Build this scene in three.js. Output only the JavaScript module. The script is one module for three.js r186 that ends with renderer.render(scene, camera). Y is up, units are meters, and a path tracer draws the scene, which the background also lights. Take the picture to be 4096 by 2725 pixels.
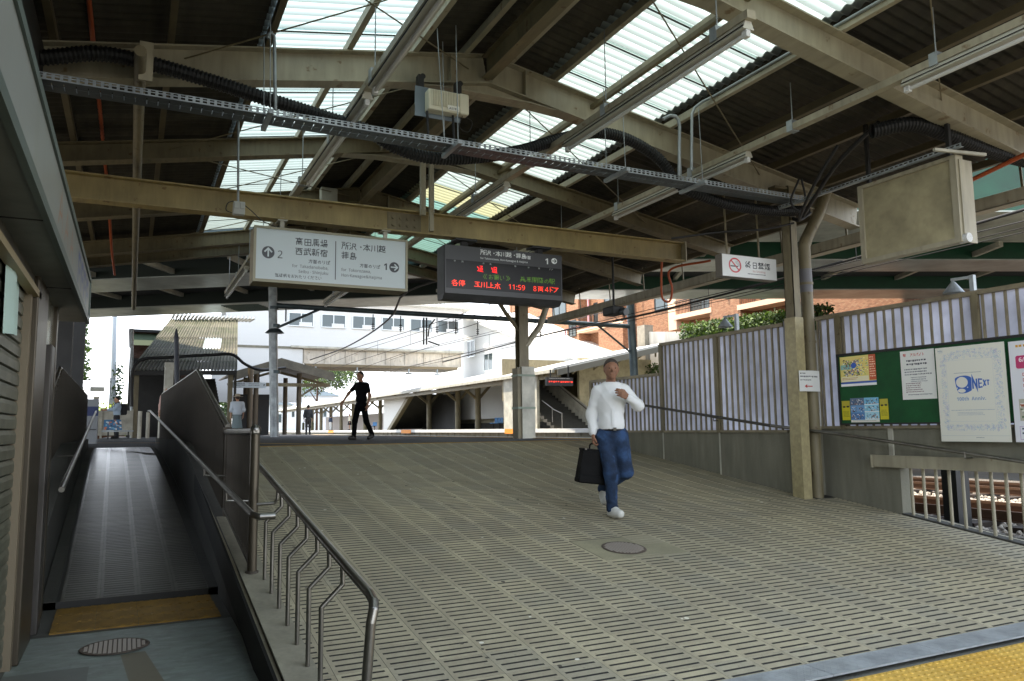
import * as THREE from 'three';
import { mergeGeometries } from 'three/addons/utils/BufferGeometryUtils.js';
import { RoundedBoxGeometry } from 'three/addons/geometries/RoundedBoxGeometry.js';

// ------------------------------------------------------------------ camera, sky, sun, exposure
const scene = new THREE.Scene();
const camera = new THREE.PerspectiveCamera(47.31, 1024 / 681, 0.05, 3000);
camera.rotation.order = 'YXZ';
camera.position.set(0, 1.51, 0);
camera.rotation.set(THREE.MathUtils.degToRad(6.407), THREE.MathUtils.degToRad(-26.058), THREE.MathUtils.degToRad(-0.65));

const SUN = new THREE.Vector3(-0.27, 0.96, -0.04).normalize();
{
  const W = 256, H = 128, d = new Float32Array(W * H * 4);
  for (let j = 0; j < H; j++) for (let i = 0; i < W; i++) {
    const el = ((j + 0.5) / H - 0.5) * Math.PI, az = ((i + 0.5) / W - 0.5) * 2 * Math.PI;
    const y = Math.sin(el), x = Math.cos(az) * Math.cos(el), z = Math.sin(az) * Math.cos(el);
    const c = x * SUN.x + y * SUN.y + z * SUN.z, k = Math.pow(Math.max(0, 1 - Math.max(y, 0)), 2.2), o = (j * W + i) * 4;
    const halo = 0.5 * Math.pow(Math.max(0, c), 10);
    const g = y < 0 ? 0.30 : 1;
    d[o] = g * (0.62 + 0.75 * k + halo); d[o + 1] = g * (0.76 + 0.66 * k + halo * 0.97); d[o + 2] = g * (0.98 + 0.50 * k + halo * 0.9); d[o + 3] = 1;
  }
  const t = new THREE.DataTexture(d, W, H, THREE.RGBAFormat, THREE.FloatType);
  t.mapping = THREE.EquirectangularReflectionMapping; t.magFilter = THREE.LinearFilter; t.needsUpdate = true;
  scene.background = t; scene.environment = t;
}
const sun = new THREE.DirectionalLight(0xfff1dc, 4.2);
sun.position.copy(SUN).multiplyScalar(150).add(new THREE.Vector3(8, 0, -20)); sun.target.position.set(8, 0, -20);
sun.castShadow = true; sun.shadow.mapSize.set(4096, 4096);
Object.assign(sun.shadow.camera, { left: -90, right: 90, top: 90, bottom: -90, near: 10, far: 320 });
scene.add(sun, sun.target);
const renderer = new THREE.WebGLRenderer({ antialias: true });
renderer.toneMapping = THREE.LinearToneMapping;
renderer.toneMappingExposure = 3.1;
renderer.shadowMap.enabled = true;

// ------------------------------------------------------------------ helpers
let seed = 7;
const rnd = () => { seed = (seed + 0x6d2b79f5) | 0; let t = Math.imul(seed ^ (seed >>> 15), 1 | seed); t = (t + Math.imul(t ^ (t >>> 7), 61 | t)) ^ t; return ((t ^ (t >>> 14)) >>> 0) / 4294967296; };
const rr = (a, b) => a + (b - a) * rnd();
const V = (x, y, z) => new THREE.Vector3(x, y, z);
const S = (t, y, s) => new THREE.Vector3(t, y, -s);      // t across the concourse, y up, s along it
const lerp = (a, b, k) => a + (b - a) * k;
const clamp = (x, a, b) => Math.min(b, Math.max(a, x));
const hash = (x, y, k) => { let h = Math.imul(x, 374761393) + Math.imul(y, 668265263) + Math.imul(k, 144665); h = Math.imul(h ^ (h >>> 13), 1274126177); return ((h ^ (h >>> 16)) >>> 0) / 4294967296; };
function vn(x, y, per, k) {
  const i = Math.floor(x), j = Math.floor(y), fx = x - i, fy = y - j, u = fx * fx * (3 - 2 * fx), v = fy * fy * (3 - 2 * fy), m = (a) => ((a % per) + per) % per;
  return lerp(lerp(hash(m(i), m(j), k), hash(m(i + 1), m(j), k), u), lerp(hash(m(i), m(j + 1), k), hash(m(i + 1), m(j + 1), k), u), v);
}
function fbm(u, v, base, oct, k = 1) { let s = 0, a = 0.5, n = 0; for (let o = 0; o < oct; o++) { s += a * vn(u * base, v * base, base, k + o); n += a; a *= 0.55; base *= 2; } return s / n; }
function tex(n, f, srgb = true) {
  const d = new Uint8Array(n * n * 4);
  for (let j = 0; j < n; j++) for (let i = 0; i < n; i++) { const c = f(i / n, j / n); for (let q = 0; q < 3; q++) d[(j * n + i) * 4 + q] = clamp(c[q], 0, 1) * 255; d[(j * n + i) * 4 + 3] = 255; }
  const t = new THREE.DataTexture(d, n, n, THREE.RGBAFormat);
  t.wrapS = t.wrapT = THREE.RepeatWrapping; t.magFilter = THREE.LinearFilter; t.minFilter = THREE.LinearMipmapLinearFilter; t.generateMipmaps = true;
  if (srgb) t.colorSpace = THREE.SRGBColorSpace; t.needsUpdate = true; return t;
}
const rep = (t, k, ox = 0, oy = 0, ky = k) => { const c = t.clone(); c.repeat.set(k, ky); c.offset.set(ox, oy); c.needsUpdate = true; return c; };
const g3 = (x) => [x, x, x];
const T = {
  grime: tex(512, (u, v) => g3(0.70 + 0.36 * fbm(u, v, 5, 6, 3) - 0.10 * Math.pow(fbm(u, v, 24, 3, 9), 2))),
  fine: tex(256, (u, v) => g3(0.78 + 0.22 * fbm(u, v, 40, 3, 5))),
  streak: tex(256, (u, v) => g3(0.74 + 0.26 * fbm(u * 1, v * 0.16, 32, 4, 21) * (0.75 + 0.25 * fbm(u, v, 4, 3, 2)))),
  rust: tex(512, (u, v) => { const a = fbm(u, v, 22, 5, 31), r = 0.55 * clamp((a - 0.735) * 14, 0, 1), b = 0.82 + 0.18 * fbm(u, v, 7, 6, 7) - 0.16 * Math.pow(fbm(u * 2, v * 0.3, 28, 3, 15), 2); return [lerp(b, 0.52, r), lerp(b * 0.985, 0.38, r), lerp(b * 0.95, 0.24, r)]; }),
  asphalt: tex(512, (u, v) => g3(0.55 + 0.30 * fbm(u, v, 90, 3, 11) + 0.25 * fbm(u, v, 5, 4, 12))),
  concrete: tex(512, (u, v) => { const a = fbm(u, v, 4, 6, 41), b = fbm(u, v, 60, 3, 42), c = 0.66 + 0.30 * a + 0.10 * b; return [c, c, c * 0.985]; }),
  tile: tex(256, (u, v) => { const a = fbm(u, v, 6, 5, 51), b = fbm(u, v, 64, 2, 52), sp = vn(u * 60, v * 60, 60, 57) > 0.93 ? -0.14 : 0, c = 0.80 + 0.14 * a + 0.08 * (b - 0.5) + sp; return [c, c * 0.995, c * 0.97]; }),
  bump: tex(256, (u, v) => g3(fbm(u, v, 32, 4, 61)), false),
  roof: tex(512, (u, v) => { const c = 0.62 + 0.38 * fbm(u * 1, v * 0.2, 24, 5, 71) * (0.7 + 0.5 * fbm(u, v, 4, 4, 72)); return [c, c * 0.99, c * 0.95]; }),
  moss: tex(512, (u, v) => { const a = fbm(u, v, 6, 5, 81), c = 0.55 + 0.45 * fbm(u, v * 0.3, 30, 4, 82), m = clamp((a - 0.48) * 4, 0, 1); return [c * lerp(1, 0.72, m), c * lerp(0.97, 0.78, m), c * lerp(0.86, 0.5, m)]; }),
  leaf: tex(128, (u, v) => { const c = 0.55 + 0.45 * fbm(u, v, 8, 4, 91); return [c, c, c * 0.8]; }),
  waves: tex(64, (u, v) => { const w = 0.5 + 0.5 * Math.cos(v * 2 * Math.PI), c = 0.66 + 0.34 * w; return [c * 0.98, c, c * 0.99]; }),  // bright and dim bands of light through the corrugation, put into the colour
  brick: tex(512, (u, v) => { const row = Math.floor(v * 32), x = u * 12 + (row % 2) * 0.5, i = Math.floor(x), fx = x - i, fy = v * 32 - row, j = fx < 0.06 || fy < 0.14 ? 1 : 0, t = 0.80 + 0.30 * hash(i % 12, row, 5) ; return j ? [0.86, 0.70, 0.56] : [t, t * 0.94, t * 0.9]; }),
  denim: tex(256, (u, v) => { const a = fbm(u, v, 4, 4, 111), b = fbm(u, v, 70, 2, 112), c = 0.45 + 0.95 * a * a + 0.14 * b; return [c, c, c * 0.98]; }),
  gravel: tex(512, (u, v) => { const a = fbm(u, v, 70, 2, 101), b = fbm(u, v, 30, 3, 102); const c = 0.35 + 0.75 * a * b * 1.6; return [c, c * 0.97, c * 0.93]; }),
};
const lin = (hex) => new THREE.Color(hex);
const mats = new Map();
function M(name, hex, rough = 0.7, metal = 0, o = {}) {
  if (mats.has(name)) return mats.get(name);
  const phys = o.specularIntensity !== undefined || o.transmission || o.clearcoat || o.sheen, m = new (phys ? THREE.MeshPhysicalMaterial : THREE.MeshStandardMaterial)({ color: lin(hex), roughness: rough, metalness: metal, side: THREE.DoubleSide, ...o });
  m.name = name; mats.set(name, m); return m;
}
// ---- geometry builders: every geometry comes out non-indexed with position, normal and uv in metres
function prep(g, keepUV = false) {
  if (g.index) g = g.toNonIndexed();
  for (const k of Object.keys(g.attributes)) if (!['position', 'normal', 'uv'].includes(k)) g.deleteAttribute(k);
  if (!g.attributes.normal) g.computeVertexNormals();
  if (!keepUV) {
    const p = g.attributes.position.array, n = p.length / 3, uv = new Float32Array(n * 2);
    for (let i = 0; i < n; i += 3) {
      const o = i * 3, ax = p[o + 3] - p[o], ay = p[o + 4] - p[o + 1], az = p[o + 5] - p[o + 2], bx = p[o + 6] - p[o], by = p[o + 7] - p[o + 1], bz = p[o + 8] - p[o + 2];
      const nx = Math.abs(ay * bz - az * by), ny = Math.abs(az * bx - ax * bz), nz = Math.abs(ax * by - ay * bx);
      for (let k = 0; k < 3; k++) { const q = (i + k) * 3; let u, v; if (nx >= ny && nx >= nz) { u = p[q + 2]; v = p[q + 1]; } else if (ny >= nz) { u = p[q]; v = p[q + 2]; } else { u = p[q]; v = p[q + 1]; } uv[(i + k) * 2] = u; uv[(i + k) * 2 + 1] = v; }
    }
    g.setAttribute('uv', new THREE.BufferAttribute(uv, 2));
  }
  return g;
}
const join = (list) => { list = list.flat(); return list.length === 1 ? list[0] : mergeGeometries(list.map((g) => (g.index ? g.toNonIndexed() : g))); };
function box(x0, x1, y0, y1, s0, s1) { const g = new THREE.BoxGeometry(x1 - x0, y1 - y0, Math.abs(s1 - s0)); g.translate((x0 + x1) / 2, (y0 + y1) / 2, -(s0 + s1) / 2); return prep(g); }
function rbox(x0, x1, y0, y1, s0, s1, r = 0.01) { const g = new RoundedBoxGeometry(x1 - x0, y1 - y0, Math.abs(s1 - s0), 2, r); g.translate((x0 + x1) / 2, (y0 + y1) / 2, -(s0 + s1) / 2); return prep(g); }
const Y = V(0, 1, 0);
function frame(a, b, up = Y) { const d = b.clone().sub(a), L = d.length(); d.normalize(); let r = new THREE.Vector3().crossVectors(d, up); if (r.lengthSq() < 1e-8) r = new THREE.Vector3().crossVectors(d, V(1, 0, 0)); r.normalize(); const u = new THREE.Vector3().crossVectors(r, d); return { m: new THREE.Matrix4().makeBasis(r, u, d.negate()).setPosition(a.clone().add(b).multiplyScalar(0.5)), L }; }
function bar(a, b, w, h, up) { const f = frame(a, b, up), g = new THREE.BoxGeometry(w, h, f.L); g.applyMatrix4(f.m); return prep(g); }
function rod(a, b, r, seg = 8, r2 = r) { const f = frame(a, b), g = new THREE.CylinderGeometry(r2, r, f.L, seg, 1); g.rotateX(-Math.PI / 2); g.applyMatrix4(f.m); return prep(g); }
function tube(pts, r, seg = 6, n = 0, closed = false) { const c = new THREE.CatmullRomCurve3(pts, closed, 'centripetal'); return prep(new THREE.TubeGeometry(c, n || pts.length * 6, r, seg, closed)); }
function poly(pts, r, seg = 8) { const g = []; for (let i = 0; i + 1 < pts.length; i++) { g.push(rod(pts[i], pts[i + 1], r, seg)); if (i) { const b = new THREE.SphereGeometry(r, seg, 6); b.translate(pts[i].x, pts[i].y, pts[i].z); g.push(prep(b)); } } return g; }
function ibeam(a, b, h, w, tf = 0.014, tw = 0.012, up = Y) {
  const f = frame(a, b, up), out = [];
  for (const [bw, bh, oy] of [[w, tf, h / 2 - tf / 2], [w, tf, -h / 2 + tf / 2], [tw, h - 2 * tf, 0]]) { const g = new THREE.BoxGeometry(bw, bh, f.L); g.translate(0, oy, 0); g.applyMatrix4(f.m); out.push(prep(g)); }
  return out;
}
function prism(pts, dir) { // pts: coplanar polygon in 3D, extruded along dir
  const n = new THREE.Vector3(); for (let i = 0; i < pts.length; i++) { const a = pts[i], b = pts[(i + 1) % pts.length]; n.x += (a.y - b.y) * (a.z + b.z); n.y += (a.z - b.z) * (a.x + b.x); n.z += (a.x - b.x) * (a.y + b.y); } n.normalize();
  const u = pts[1].clone().sub(pts[0]).normalize(), v = new THREE.Vector3().crossVectors(n, u), sh = pts.map((p) => { const q = p.clone().sub(pts[0]); return new THREE.Vector2(q.dot(u), q.dot(v)); });
  const tri = THREE.ShapeUtils.triangulateShape(sh, []), pos = [], P = (p) => pos.push(p.x, p.y, p.z), far = pts.map((p) => p.clone().add(dir)), flip = n.dot(dir) > 0;
  for (const [a, b, c] of tri) { if (flip) { P(pts[a]); P(pts[c]); P(pts[b]); P(far[a]); P(far[b]); P(far[c]); } else { P(pts[a]); P(pts[b]); P(pts[c]); P(far[a]); P(far[c]); P(far[b]); } }
  for (let i = 0; i < pts.length; i++) { const j = (i + 1) % pts.length; if (flip) { P(pts[i]); P(pts[j]); P(far[j]); P(pts[i]); P(far[j]); P(far[i]); } else { P(pts[i]); P(far[j]); P(pts[j]); P(pts[i]); P(far[i]); P(far[j]); } }
  const g = new THREE.BufferGeometry(); g.setAttribute('position', new THREE.Float32BufferAttribute(pos, 3)); g.computeVertexNormals(); return prep(g);
}
function quad(a, b, c, d, uv = false) { const g = new THREE.BufferGeometry(); g.setAttribute('position', new THREE.Float32BufferAttribute([a, b, c, a, c, d].flatMap((p) => [p.x, p.y, p.z]), 3)); g.computeVertexNormals(); if (uv) { g.setAttribute('uv', new THREE.Float32BufferAttribute([0, 0, 1, 0, 1, 1, 0, 0, 1, 1, 0, 1], 2)); return prep(g, true); } return prep(g); }
function grid(nu, nv, f) { const pos = [], P = (p) => pos.push(p.x, p.y, p.z), at = []; for (let j = 0; j <= nv; j++) { at.push([]); for (let i = 0; i <= nu; i++) at[j].push(f(i / nu, j / nv)); }
  for (let j = 0; j < nv; j++) for (let i = 0; i < nu; i++) { const a = at[j][i], b = at[j][i + 1], c = at[j + 1][i + 1], d = at[j + 1][i]; P(a); P(b); P(c); P(a); P(c); P(d); }
  let g = new THREE.BufferGeometry(); g.setAttribute('position', new THREE.Float32BufferAttribute(pos, 3)); g.computeVertexNormals(); return prep(g); }
// ---- objects
const taken = new Map(), bases = new Map();
const numbered = (n) => { const k = taken.get(n) ?? 0; taken.set(n, k + 1); return k ? n + '_' + String(k).padStart(3, '0') : n; };
function tag(o, label, category, group) { o.userData = { label, category }; if (group) o.userData.group = group; return o; }
function thing(name, label, category, base = V(0, 0, 0), group) { const o = new THREE.Group(); o.name = numbered(name); o.position.copy(base); bases.set(o, base.clone()); scene.add(o); return tag(o, label, category, group); }
function mesh(name, geos, m, base) { const g = join([geos]); const c = g.clone(); if (base) c.translate(-base.x, -base.y, -base.z); const o = new THREE.Mesh(c, m); o.castShadow = o.receiveShadow = true; o.name = name; return o; }
function part(name, geos, m, parent, label) { const b = bases.get(parent), o = mesh(name, geos, m, b); bases.set(o, b); parent.add(o); if (label) o.userData = { label }; return o; }
function localPart(name, geos, m, parent) { const o = mesh(name, geos, m); parent.add(o); return o; }
function single(name, label, category, geos, m, group, base) { const o = mesh(name, geos, m, base); o.name = numbered(name); if (base) { o.position.copy(base); bases.set(o, base); } else bases.set(o, V(0, 0, 0)); scene.add(o); return tag(o, label, category, group); }
function struct(name, geos, m) { const o = geos ? mesh(name, geos, m) : new THREE.Group(); o.name = numbered(name); bases.set(o, V(0, 0, 0)); scene.add(o); o.userData = { kind: 'structure' }; return o; }
function stuff(o) { o.userData.kind = 'stuff'; return o; }
const cv = (w, h) => { const c = document.createElement('canvas'); c.width = w; c.height = h; return [c, c.getContext('2d')]; };
function canvasMat(name, c, rough = 0.5, o = {}) { const t = new THREE.CanvasTexture(c); t.colorSpace = THREE.SRGBColorSpace; t.anisotropy = 8; const m = new (o.transmission || o.clearcoat ? THREE.MeshPhysicalMaterial : THREE.MeshStandardMaterial)({ map: t, roughness: rough, side: THREE.DoubleSide, ...o }); if (o.glow) { m.emissiveMap = t; m.emissive = new THREE.Color(1, 1, 1); m.emissiveIntensity = o.glow; } m.name = name; return m; }
// ------------------------------------------------------------------ lettering: strokes on a 10 x 10 grid, two digits a point
const K = {
  高: '5051 0191 2272742422 19158589 3666683836', 田: '1191991911 1595 5159', 馬: '2026 2080 2282 2484 5056 269689 1709 3739 5758 6778', 場: '0333 2028 0837 5080835350 4595 5538 569689 6649 7769',
  西: '0191 1383891913 414426 616686', 武: '1151 0393 60769997 3438 3656 1518 0958 8091', 新: '2021 0141 1213 3233 0444 2429 0646 2608 2648 90616559 6494 8489', 宿: '5051 13119193 3206 2529 4393 6355 4585894945 4787',
  方: '5052 0292 423609 448479 7958', 面: '0191 4123 1383891913 3339 6369 3565 3767', の: '524728163362848769', り: '212534 71756849', ば: '1119 3383 61684938 5788 8082 9092',
  所: '0040 12424414 121509 90616559 6494 8489', 沢: '0011 0314 0926 41818444 414539 6499', '・': '4455 4554', 本: '0292 5059 5208 5298 3777', 川: '111609 5158 9099', 越: '0141 2023 0353 2328 2545 1509 073899 515675 5191 708697 9367',
  拝: '0232 202918 0635 4191 4393 4595 3797 6069', 島: '4031 2171 7175 2126 2373 2575 269689 171969 3739 6769', 跨: '0030330300 2328 0859 2545 4191 6144 6199 5575 4787 678958', 線: '2003 3306 0646 2629 0708 3748 5080845450 5282 6469 4649 8669 6789',
  橋: '0232 2029 2306 2346 4090 6043 6093 5474 4595 4549 9599 6676', を: '1282 5026 264576 84465989', お: '1262 3039 391735 357586 8669 8092', わ: '2029 0343 4308 0853 538386 8669', た: '0252 3009 4484 476989', く: '703579', だ: '0252 3009 4484 476989 8081 9192', さ: '1282 4075 276989', い: '11173948 7186',
  終: '2003 3306 0646 2629 0708 3748 6043 608045 5296 6677 5789', 日: '2181892921 2585', 禁: '0141 2025 2104 2144 5191 7074 7154 7194 2676 0898 5849 2719 7789', 煙: '0204 4143 202609 2638 4191 5255 8285 5282 5585 5797 7579 4999',
  通: '4080 8062 4383 4348 8387 4585 4767 6368 0112 0323 2327 2708 1899', 過: '4080834340 4484 4448 8488 5676785856 0112 0323 2327 1899', 各: '4003 3171 7106 3296 2676792926', 停: '2004 1319 6061 3191 4282844442 36359596 4787 676958',
  玉: '1181 2474 0898 5158 6677', 上: '5058 5484 0898', 水: '505948 134309 9263 6399', 両: '0191 1913 1383 8389 5157 3537 6567 3767', ド: '3039 3476 6071 8091', ア: '119164 535619', ル: '202609 6068 6896', バ: '2109 6189 7072 9092', イ: '804509 4549', ト: '3039 3476',
  願: '1051 1019 2242452522 2444 3639 2628 4648 5090 5282875752 5484 5585 6759 7789', 発: '1141 4107 2243 6066 6399 2575 0696 3609 66689998', 車: '1181 2373752523 2474 5059 0797', 間: '0009 0040 4044 0242 0444 5090 9099 5054 5292 5494 3565683835 3666', 際: '0009 003024 2438 4031 5074 4090 6095 4585 3888 6569 5548 7599', 駅: '0006 0040 0242 0444 2006 064649 2728 5090 9094 5494 5059 7499',
  '《': '4015 1549 7045 4579', '》': '2065 6529 5095 9559', 土: '2474 5158 0898', 行: '2003 4115 2329 4090 3494 7479', 先: '2013 1282 4045 0595 3609 56589999', 時: '0030393900 0434 4181 6064 3494 7479 5667', 分: '3004 6094 2474 7479 4419', 種: '2003 0434 2029 3090 6069 4284', 別: '0040444400 2409 2444 4449 6065 9099',
};
function glyph(x, ch, px, py, s, lw) {
  x.lineWidth = lw; x.lineCap = 'round'; x.lineJoin = 'round'; x.beginPath();
  for (const st of K[ch].split(' ')) for (let i = 0; i < st.length; i += 2) { const X = px + (+st[i] + 0.5) * s / 10.4, Y0 = py + (+st[i + 1] + 0.5) * s / 10.4; i ? x.lineTo(X, Y0) : x.moveTo(X, Y0); }
  x.stroke();
}
function kan(x, text, px, py, s, lw, col, gap = 1.06) { x.strokeStyle = col; x.fillStyle = col; for (const ch of text) { if (ch === ' ') { px += s * 0.5; continue; } if (K[ch]) { glyph(x, ch, px, py, s, lw); px += s * gap * (ch === '・' ? 0.75 : 1); } else { x.font = 'bold ' + s * 0.95 + 'px sans-serif'; x.textAlign = 'left'; x.textBaseline = 'top'; x.fillText(ch, px, py); px += x.measureText(ch).width + s * 0.06; } } return px; }
function latin(x, text, px, py, s, col, align = 'left', w = '') { x.font = w + ' ' + s + 'px sans-serif'; x.textAlign = align; x.textBaseline = 'top'; x.fillStyle = col; x.fillText(text, px, py); }
function dashes(x, px, py, w, h, col, rows, fill = 0.8) { x.fillStyle = col; const rh = h / rows; for (let r = 0; r < rows; r++) { let q = px; const end = px + w * rr(fill, 1); while (q < end) { const l = rh * rr(0.3, 0.7); x.fillRect(q, py + r * rh, l, rh * rr(0.35, 0.55)); q += l + rh * rr(0.12, 0.3); } } }
function arrow(x, cx, cy, r, ang, disc, ink) { x.fillStyle = disc; x.beginPath(); x.arc(cx, cy, r, 0, 7); x.fill(); x.save(); x.translate(cx, cy); x.rotate(ang); x.strokeStyle = ink; x.lineWidth = r * 0.26; x.lineCap = 'butt'; x.beginPath(); x.moveTo(-r * 0.7, 0); x.lineTo(r * 0.62, 0); x.moveTo(r * 0.05, -r * 0.6); x.lineTo(r * 0.68, 0); x.lineTo(r * 0.05, r * 0.6); x.stroke(); x.restore(); }
// ------------------------------------------------------------------ shared materials
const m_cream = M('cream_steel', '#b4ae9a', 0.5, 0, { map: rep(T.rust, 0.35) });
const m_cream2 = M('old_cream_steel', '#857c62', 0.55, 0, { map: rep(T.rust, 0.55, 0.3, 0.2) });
const m_pale = M('pale_paint', '#c9c5b4', 0.5, 0, { map: rep(T.grime, 0.5) });
const m_galv = M('galvanised_steel', '#b6bec1', 0.45, 0.35, { map: rep(T.grime, 0.9) });
const m_inox = M('stainless_steel', '#9a968e', 0.32, 1, { map: rep(T.grime, 1.2) });
const m_brownsteel = M('brown_painted_steel', '#5a5247', 0.8, 0, { map: rep(T.streak, 0.8) });
const m_dark = M('dark_steel', '#2b2a28', 0.6, 0, { map: rep(T.grime, 0.7) });
const m_black = M('black_plastic', '#121212', 0.55);
const m_cable = M('cable_sheath', '#1b1b1b', 0.6);
const m_wire = M('overhead_wire', '#22201e', 0.6, 0.3);
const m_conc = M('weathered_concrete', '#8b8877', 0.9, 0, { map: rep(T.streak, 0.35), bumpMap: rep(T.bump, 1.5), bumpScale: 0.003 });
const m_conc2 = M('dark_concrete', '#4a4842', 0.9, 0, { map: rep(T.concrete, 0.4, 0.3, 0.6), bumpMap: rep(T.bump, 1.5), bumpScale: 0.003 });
const m_white = M('white_paint', '#e6e6e2', 0.6, 0, { map: rep(T.fine, 4) });
const m_orange = M('orange_conduit', '#a34a20', 0.6);
const m_glass = M('window_glass', '#4a5456', 0.06, 0, { metalness: 0.2 });
const m_alu = M('aluminium_frame', '#c4c8c8', 0.35, 0.6);
const m_asphalt = M('platform_asphalt', '#45464a', 0.85, 0, { map: rep(T.asphalt, 0.7), bumpMap: rep(T.bump, 3), bumpScale: 0.004 });
const m_leafs = ['#4a6a2a', '#3c5a24', '#6b8a34', '#55742c'].map((h, i) => M('leaf_' + 'abcd'[i], h, 0.8, 0, { transmission: 0.35, map: T.leaf }));
const m_rail = M('rail_steel', '#6a5242', 0.4, 0.6), m_rust = M('rusty_iron', '#5c3e2a', 0.8, 0.2, { map: rep(T.grime, 2) });

const ramp = (s) => Math.max(0, -0.456 + 0.132 * s), HP = 1.257;                 // the sloping floor, the platform
const cramp = (s) => (s < 7.3 ? 0 : s < 14 ? 0.0985 * (s - 7.3) : 0.66 + 0.0985 * (Math.min(s, 21.6) - 14) - 0.0045 * (Math.min(s, 21.6) - 14) ** 2);                               // the narrow side ramp
const Cp = (u, y, s) => S(0.135 + u - 0.0198 * (s - 7.1), y, s);                   // along the narrow ramp, which veers a little

// ------------------------------------------------------------------ ground, tracks, platforms
struct('ground', quad(S(-900, -0.35, -500), S(900, -0.35, -500), S(900, -0.35, 1500), S(-900, -0.35, 1500)), M('distant_ground', '#6d6a60', 0.95, 0, { map: rep(T.grime, 0.05) }));
struct('pavement', box(-9, 9.35, -0.3, -0.006, -14, 7.6), M('grey_paving', '#77766c', 0.85, 0, { map: rep(T.concrete, 0.5), bumpMap: rep(T.bump, 2), bumpScale: 0.003 }));
struct('track_bed', box(9.35, 18.3, -0.3, 0.17, -40, 170), M('ballast_gravel', '#a09a92', 0.95, 0, { map: rep(T.gravel, 0.9), bumpMap: rep(T.gravel, 0.9), bumpScale: 0.03 }));
{
  const g = new THREE.IcosahedronGeometry(1, 0), im = new THREE.InstancedMesh(prep(g), M('ballast_stone', '#a59f96', 0.9), 5200), m4 = new THREE.Matrix4(), q = new THREE.Quaternion(), e = new THREE.Euler();
  for (let i = 0; i < 5200; i++) { const t = rr(9.4, 16.5), s = rr(4.2, 12); e.set(rr(0, 6), rr(0, 6), rr(0, 6)); const k = rr(0.018, 0.042); m4.compose(S(t, 0.17 + k * 0.4, s), q.setFromEuler(e), V(k * rr(0.8, 1.3), k * 0.8, k)); im.setMatrixAt(i, m4); const c = rr(0.6, 1.1); im.setColorAt(i, new THREE.Color(c, c * 0.96, c * 0.9)); }
  im.name = 'ballast'; im.castShadow = im.receiveShadow = true; stuff(im); scene.add(im);
}
for (const [tc, l] of [[10.75, 'railway track running close behind the boarded fence'], [14.5, 'second railway track, the one next to the opposite platform']]) {
  const o = thing('railway_track', l, 'railway track', S(tc, 0.17, 8), 'railway tracks');
  for (const d of [-0.55, 0.55]) part('rail', [box(tc + d - 0.033, tc + d + 0.033, 0.33, 0.37, -40, 170), box(tc + d - 0.008, tc + d + 0.008, 0.25, 0.33, -40, 170), box(tc + d - 0.06, tc + d + 0.06, 0.236, 0.25, -40, 170)], m_rail, o);
  for (let k = 0; k < 26; k++) part('sleeper', box(tc - 1.05, tc + 1.05, 0.12, 0.235, 3.4 + k * 0.62, 3.62 + k * 0.62), M('dark_timber', '#3a2f26', 0.9, 0, { map: rep(T.streak, 2) }), o);
}
struct('platform', [box(0.98, 9.4, 0.1, HP, 12.99, 140), prism([S(-1.15, cramp(21.6) - 0.002, 21.61), S(0.98, cramp(21.6) - 0.002, 21.61), S(0.98, HP - 0.002, 25), S(-1.15, HP - 0.002, 25)], V(0, -0.9, 0)), box(-1.15, 0.98, 0.1, HP - 0.002, 25, 140), box(9.4, 9.55, HP - 0.28, HP + 0.004, 12.99, 140)], m_asphalt);
struct('opposite_platform', [box(18.4, 27, 0.2, 1.44, 20, 150)], m_conc);
{
  const o = struct('platform_edge');
  part('edge_beam', box(18.2, 18.4, 1.26, 1.452, 20, 150), m_white, o);
  for (let k = 0; k < 40; k++) part('edge_post', box(18.36, 18.4, 0.2, 1.26, 24 + k * 1.1, 24.2 + k * 1.1), m_conc, o);
  for (const s of [36, 54, 78]) part('step_plate', box(18.17, 18.2, 1.2, 1.455, s, s + 2.2), M('orange_paint', '#e08a2a', 0.6), o);
  part('edge_line', box(9.2, 9.5, HP + 0.004, HP + 0.009, 13, 120), m_white, o);
}
// ---- the tiles of the sloping floor: 30 cm squares with four grooves each
const TP = 0.305, TS = 0.302, slope = Math.atan(0.132);
function grooved(w = TP - 0.003, L = TP - 0.003, n = 4, gw = 0.022, m = 0.026) {
  const out = [], p = L / n, add = (x0, x1, z0, z1, y0, y1) => { const g = new THREE.BoxGeometry(x1 - x0, y1 - y0, z1 - z0); g.translate((x0 + x1) / 2, (y0 + y1) / 2, -(z0 + z1) / 2); out.push(prep(g)); };
  const D = -0.022;
  let z = 0;
  for (let k = 0; k < n; k++) { const c = p * (k + 0.5); add(0, w, z, c - gw / 2, D, 0); add(0, m, c - gw / 2, c + gw / 2, D, 0); add(w - m, w, c - gw / 2, c + gw / 2, D, 0); z = c + gw / 2; }
  add(0, w, z, L, D, 0);
  return join(out);
}
const tileGeo = grooved(), plainGeo = (() => { const g = new THREE.BoxGeometry(TP - 0.003, 0.022, TP - 0.003); g.translate((TP - 0.003) / 2, -0.011, -(TP - 0.003) / 2); return prep(g); })();
const m_tiles = ['#bcb298', '#b7ad94', '#b0a790', '#c0b69c', '#b6ae98'].map((h, i) => M('floor_tile_' + 'abcde'[i], h, 0.62, 0, { map: rep(T.tile, 1.7, i * 0.21, i * 0.37) }));
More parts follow.
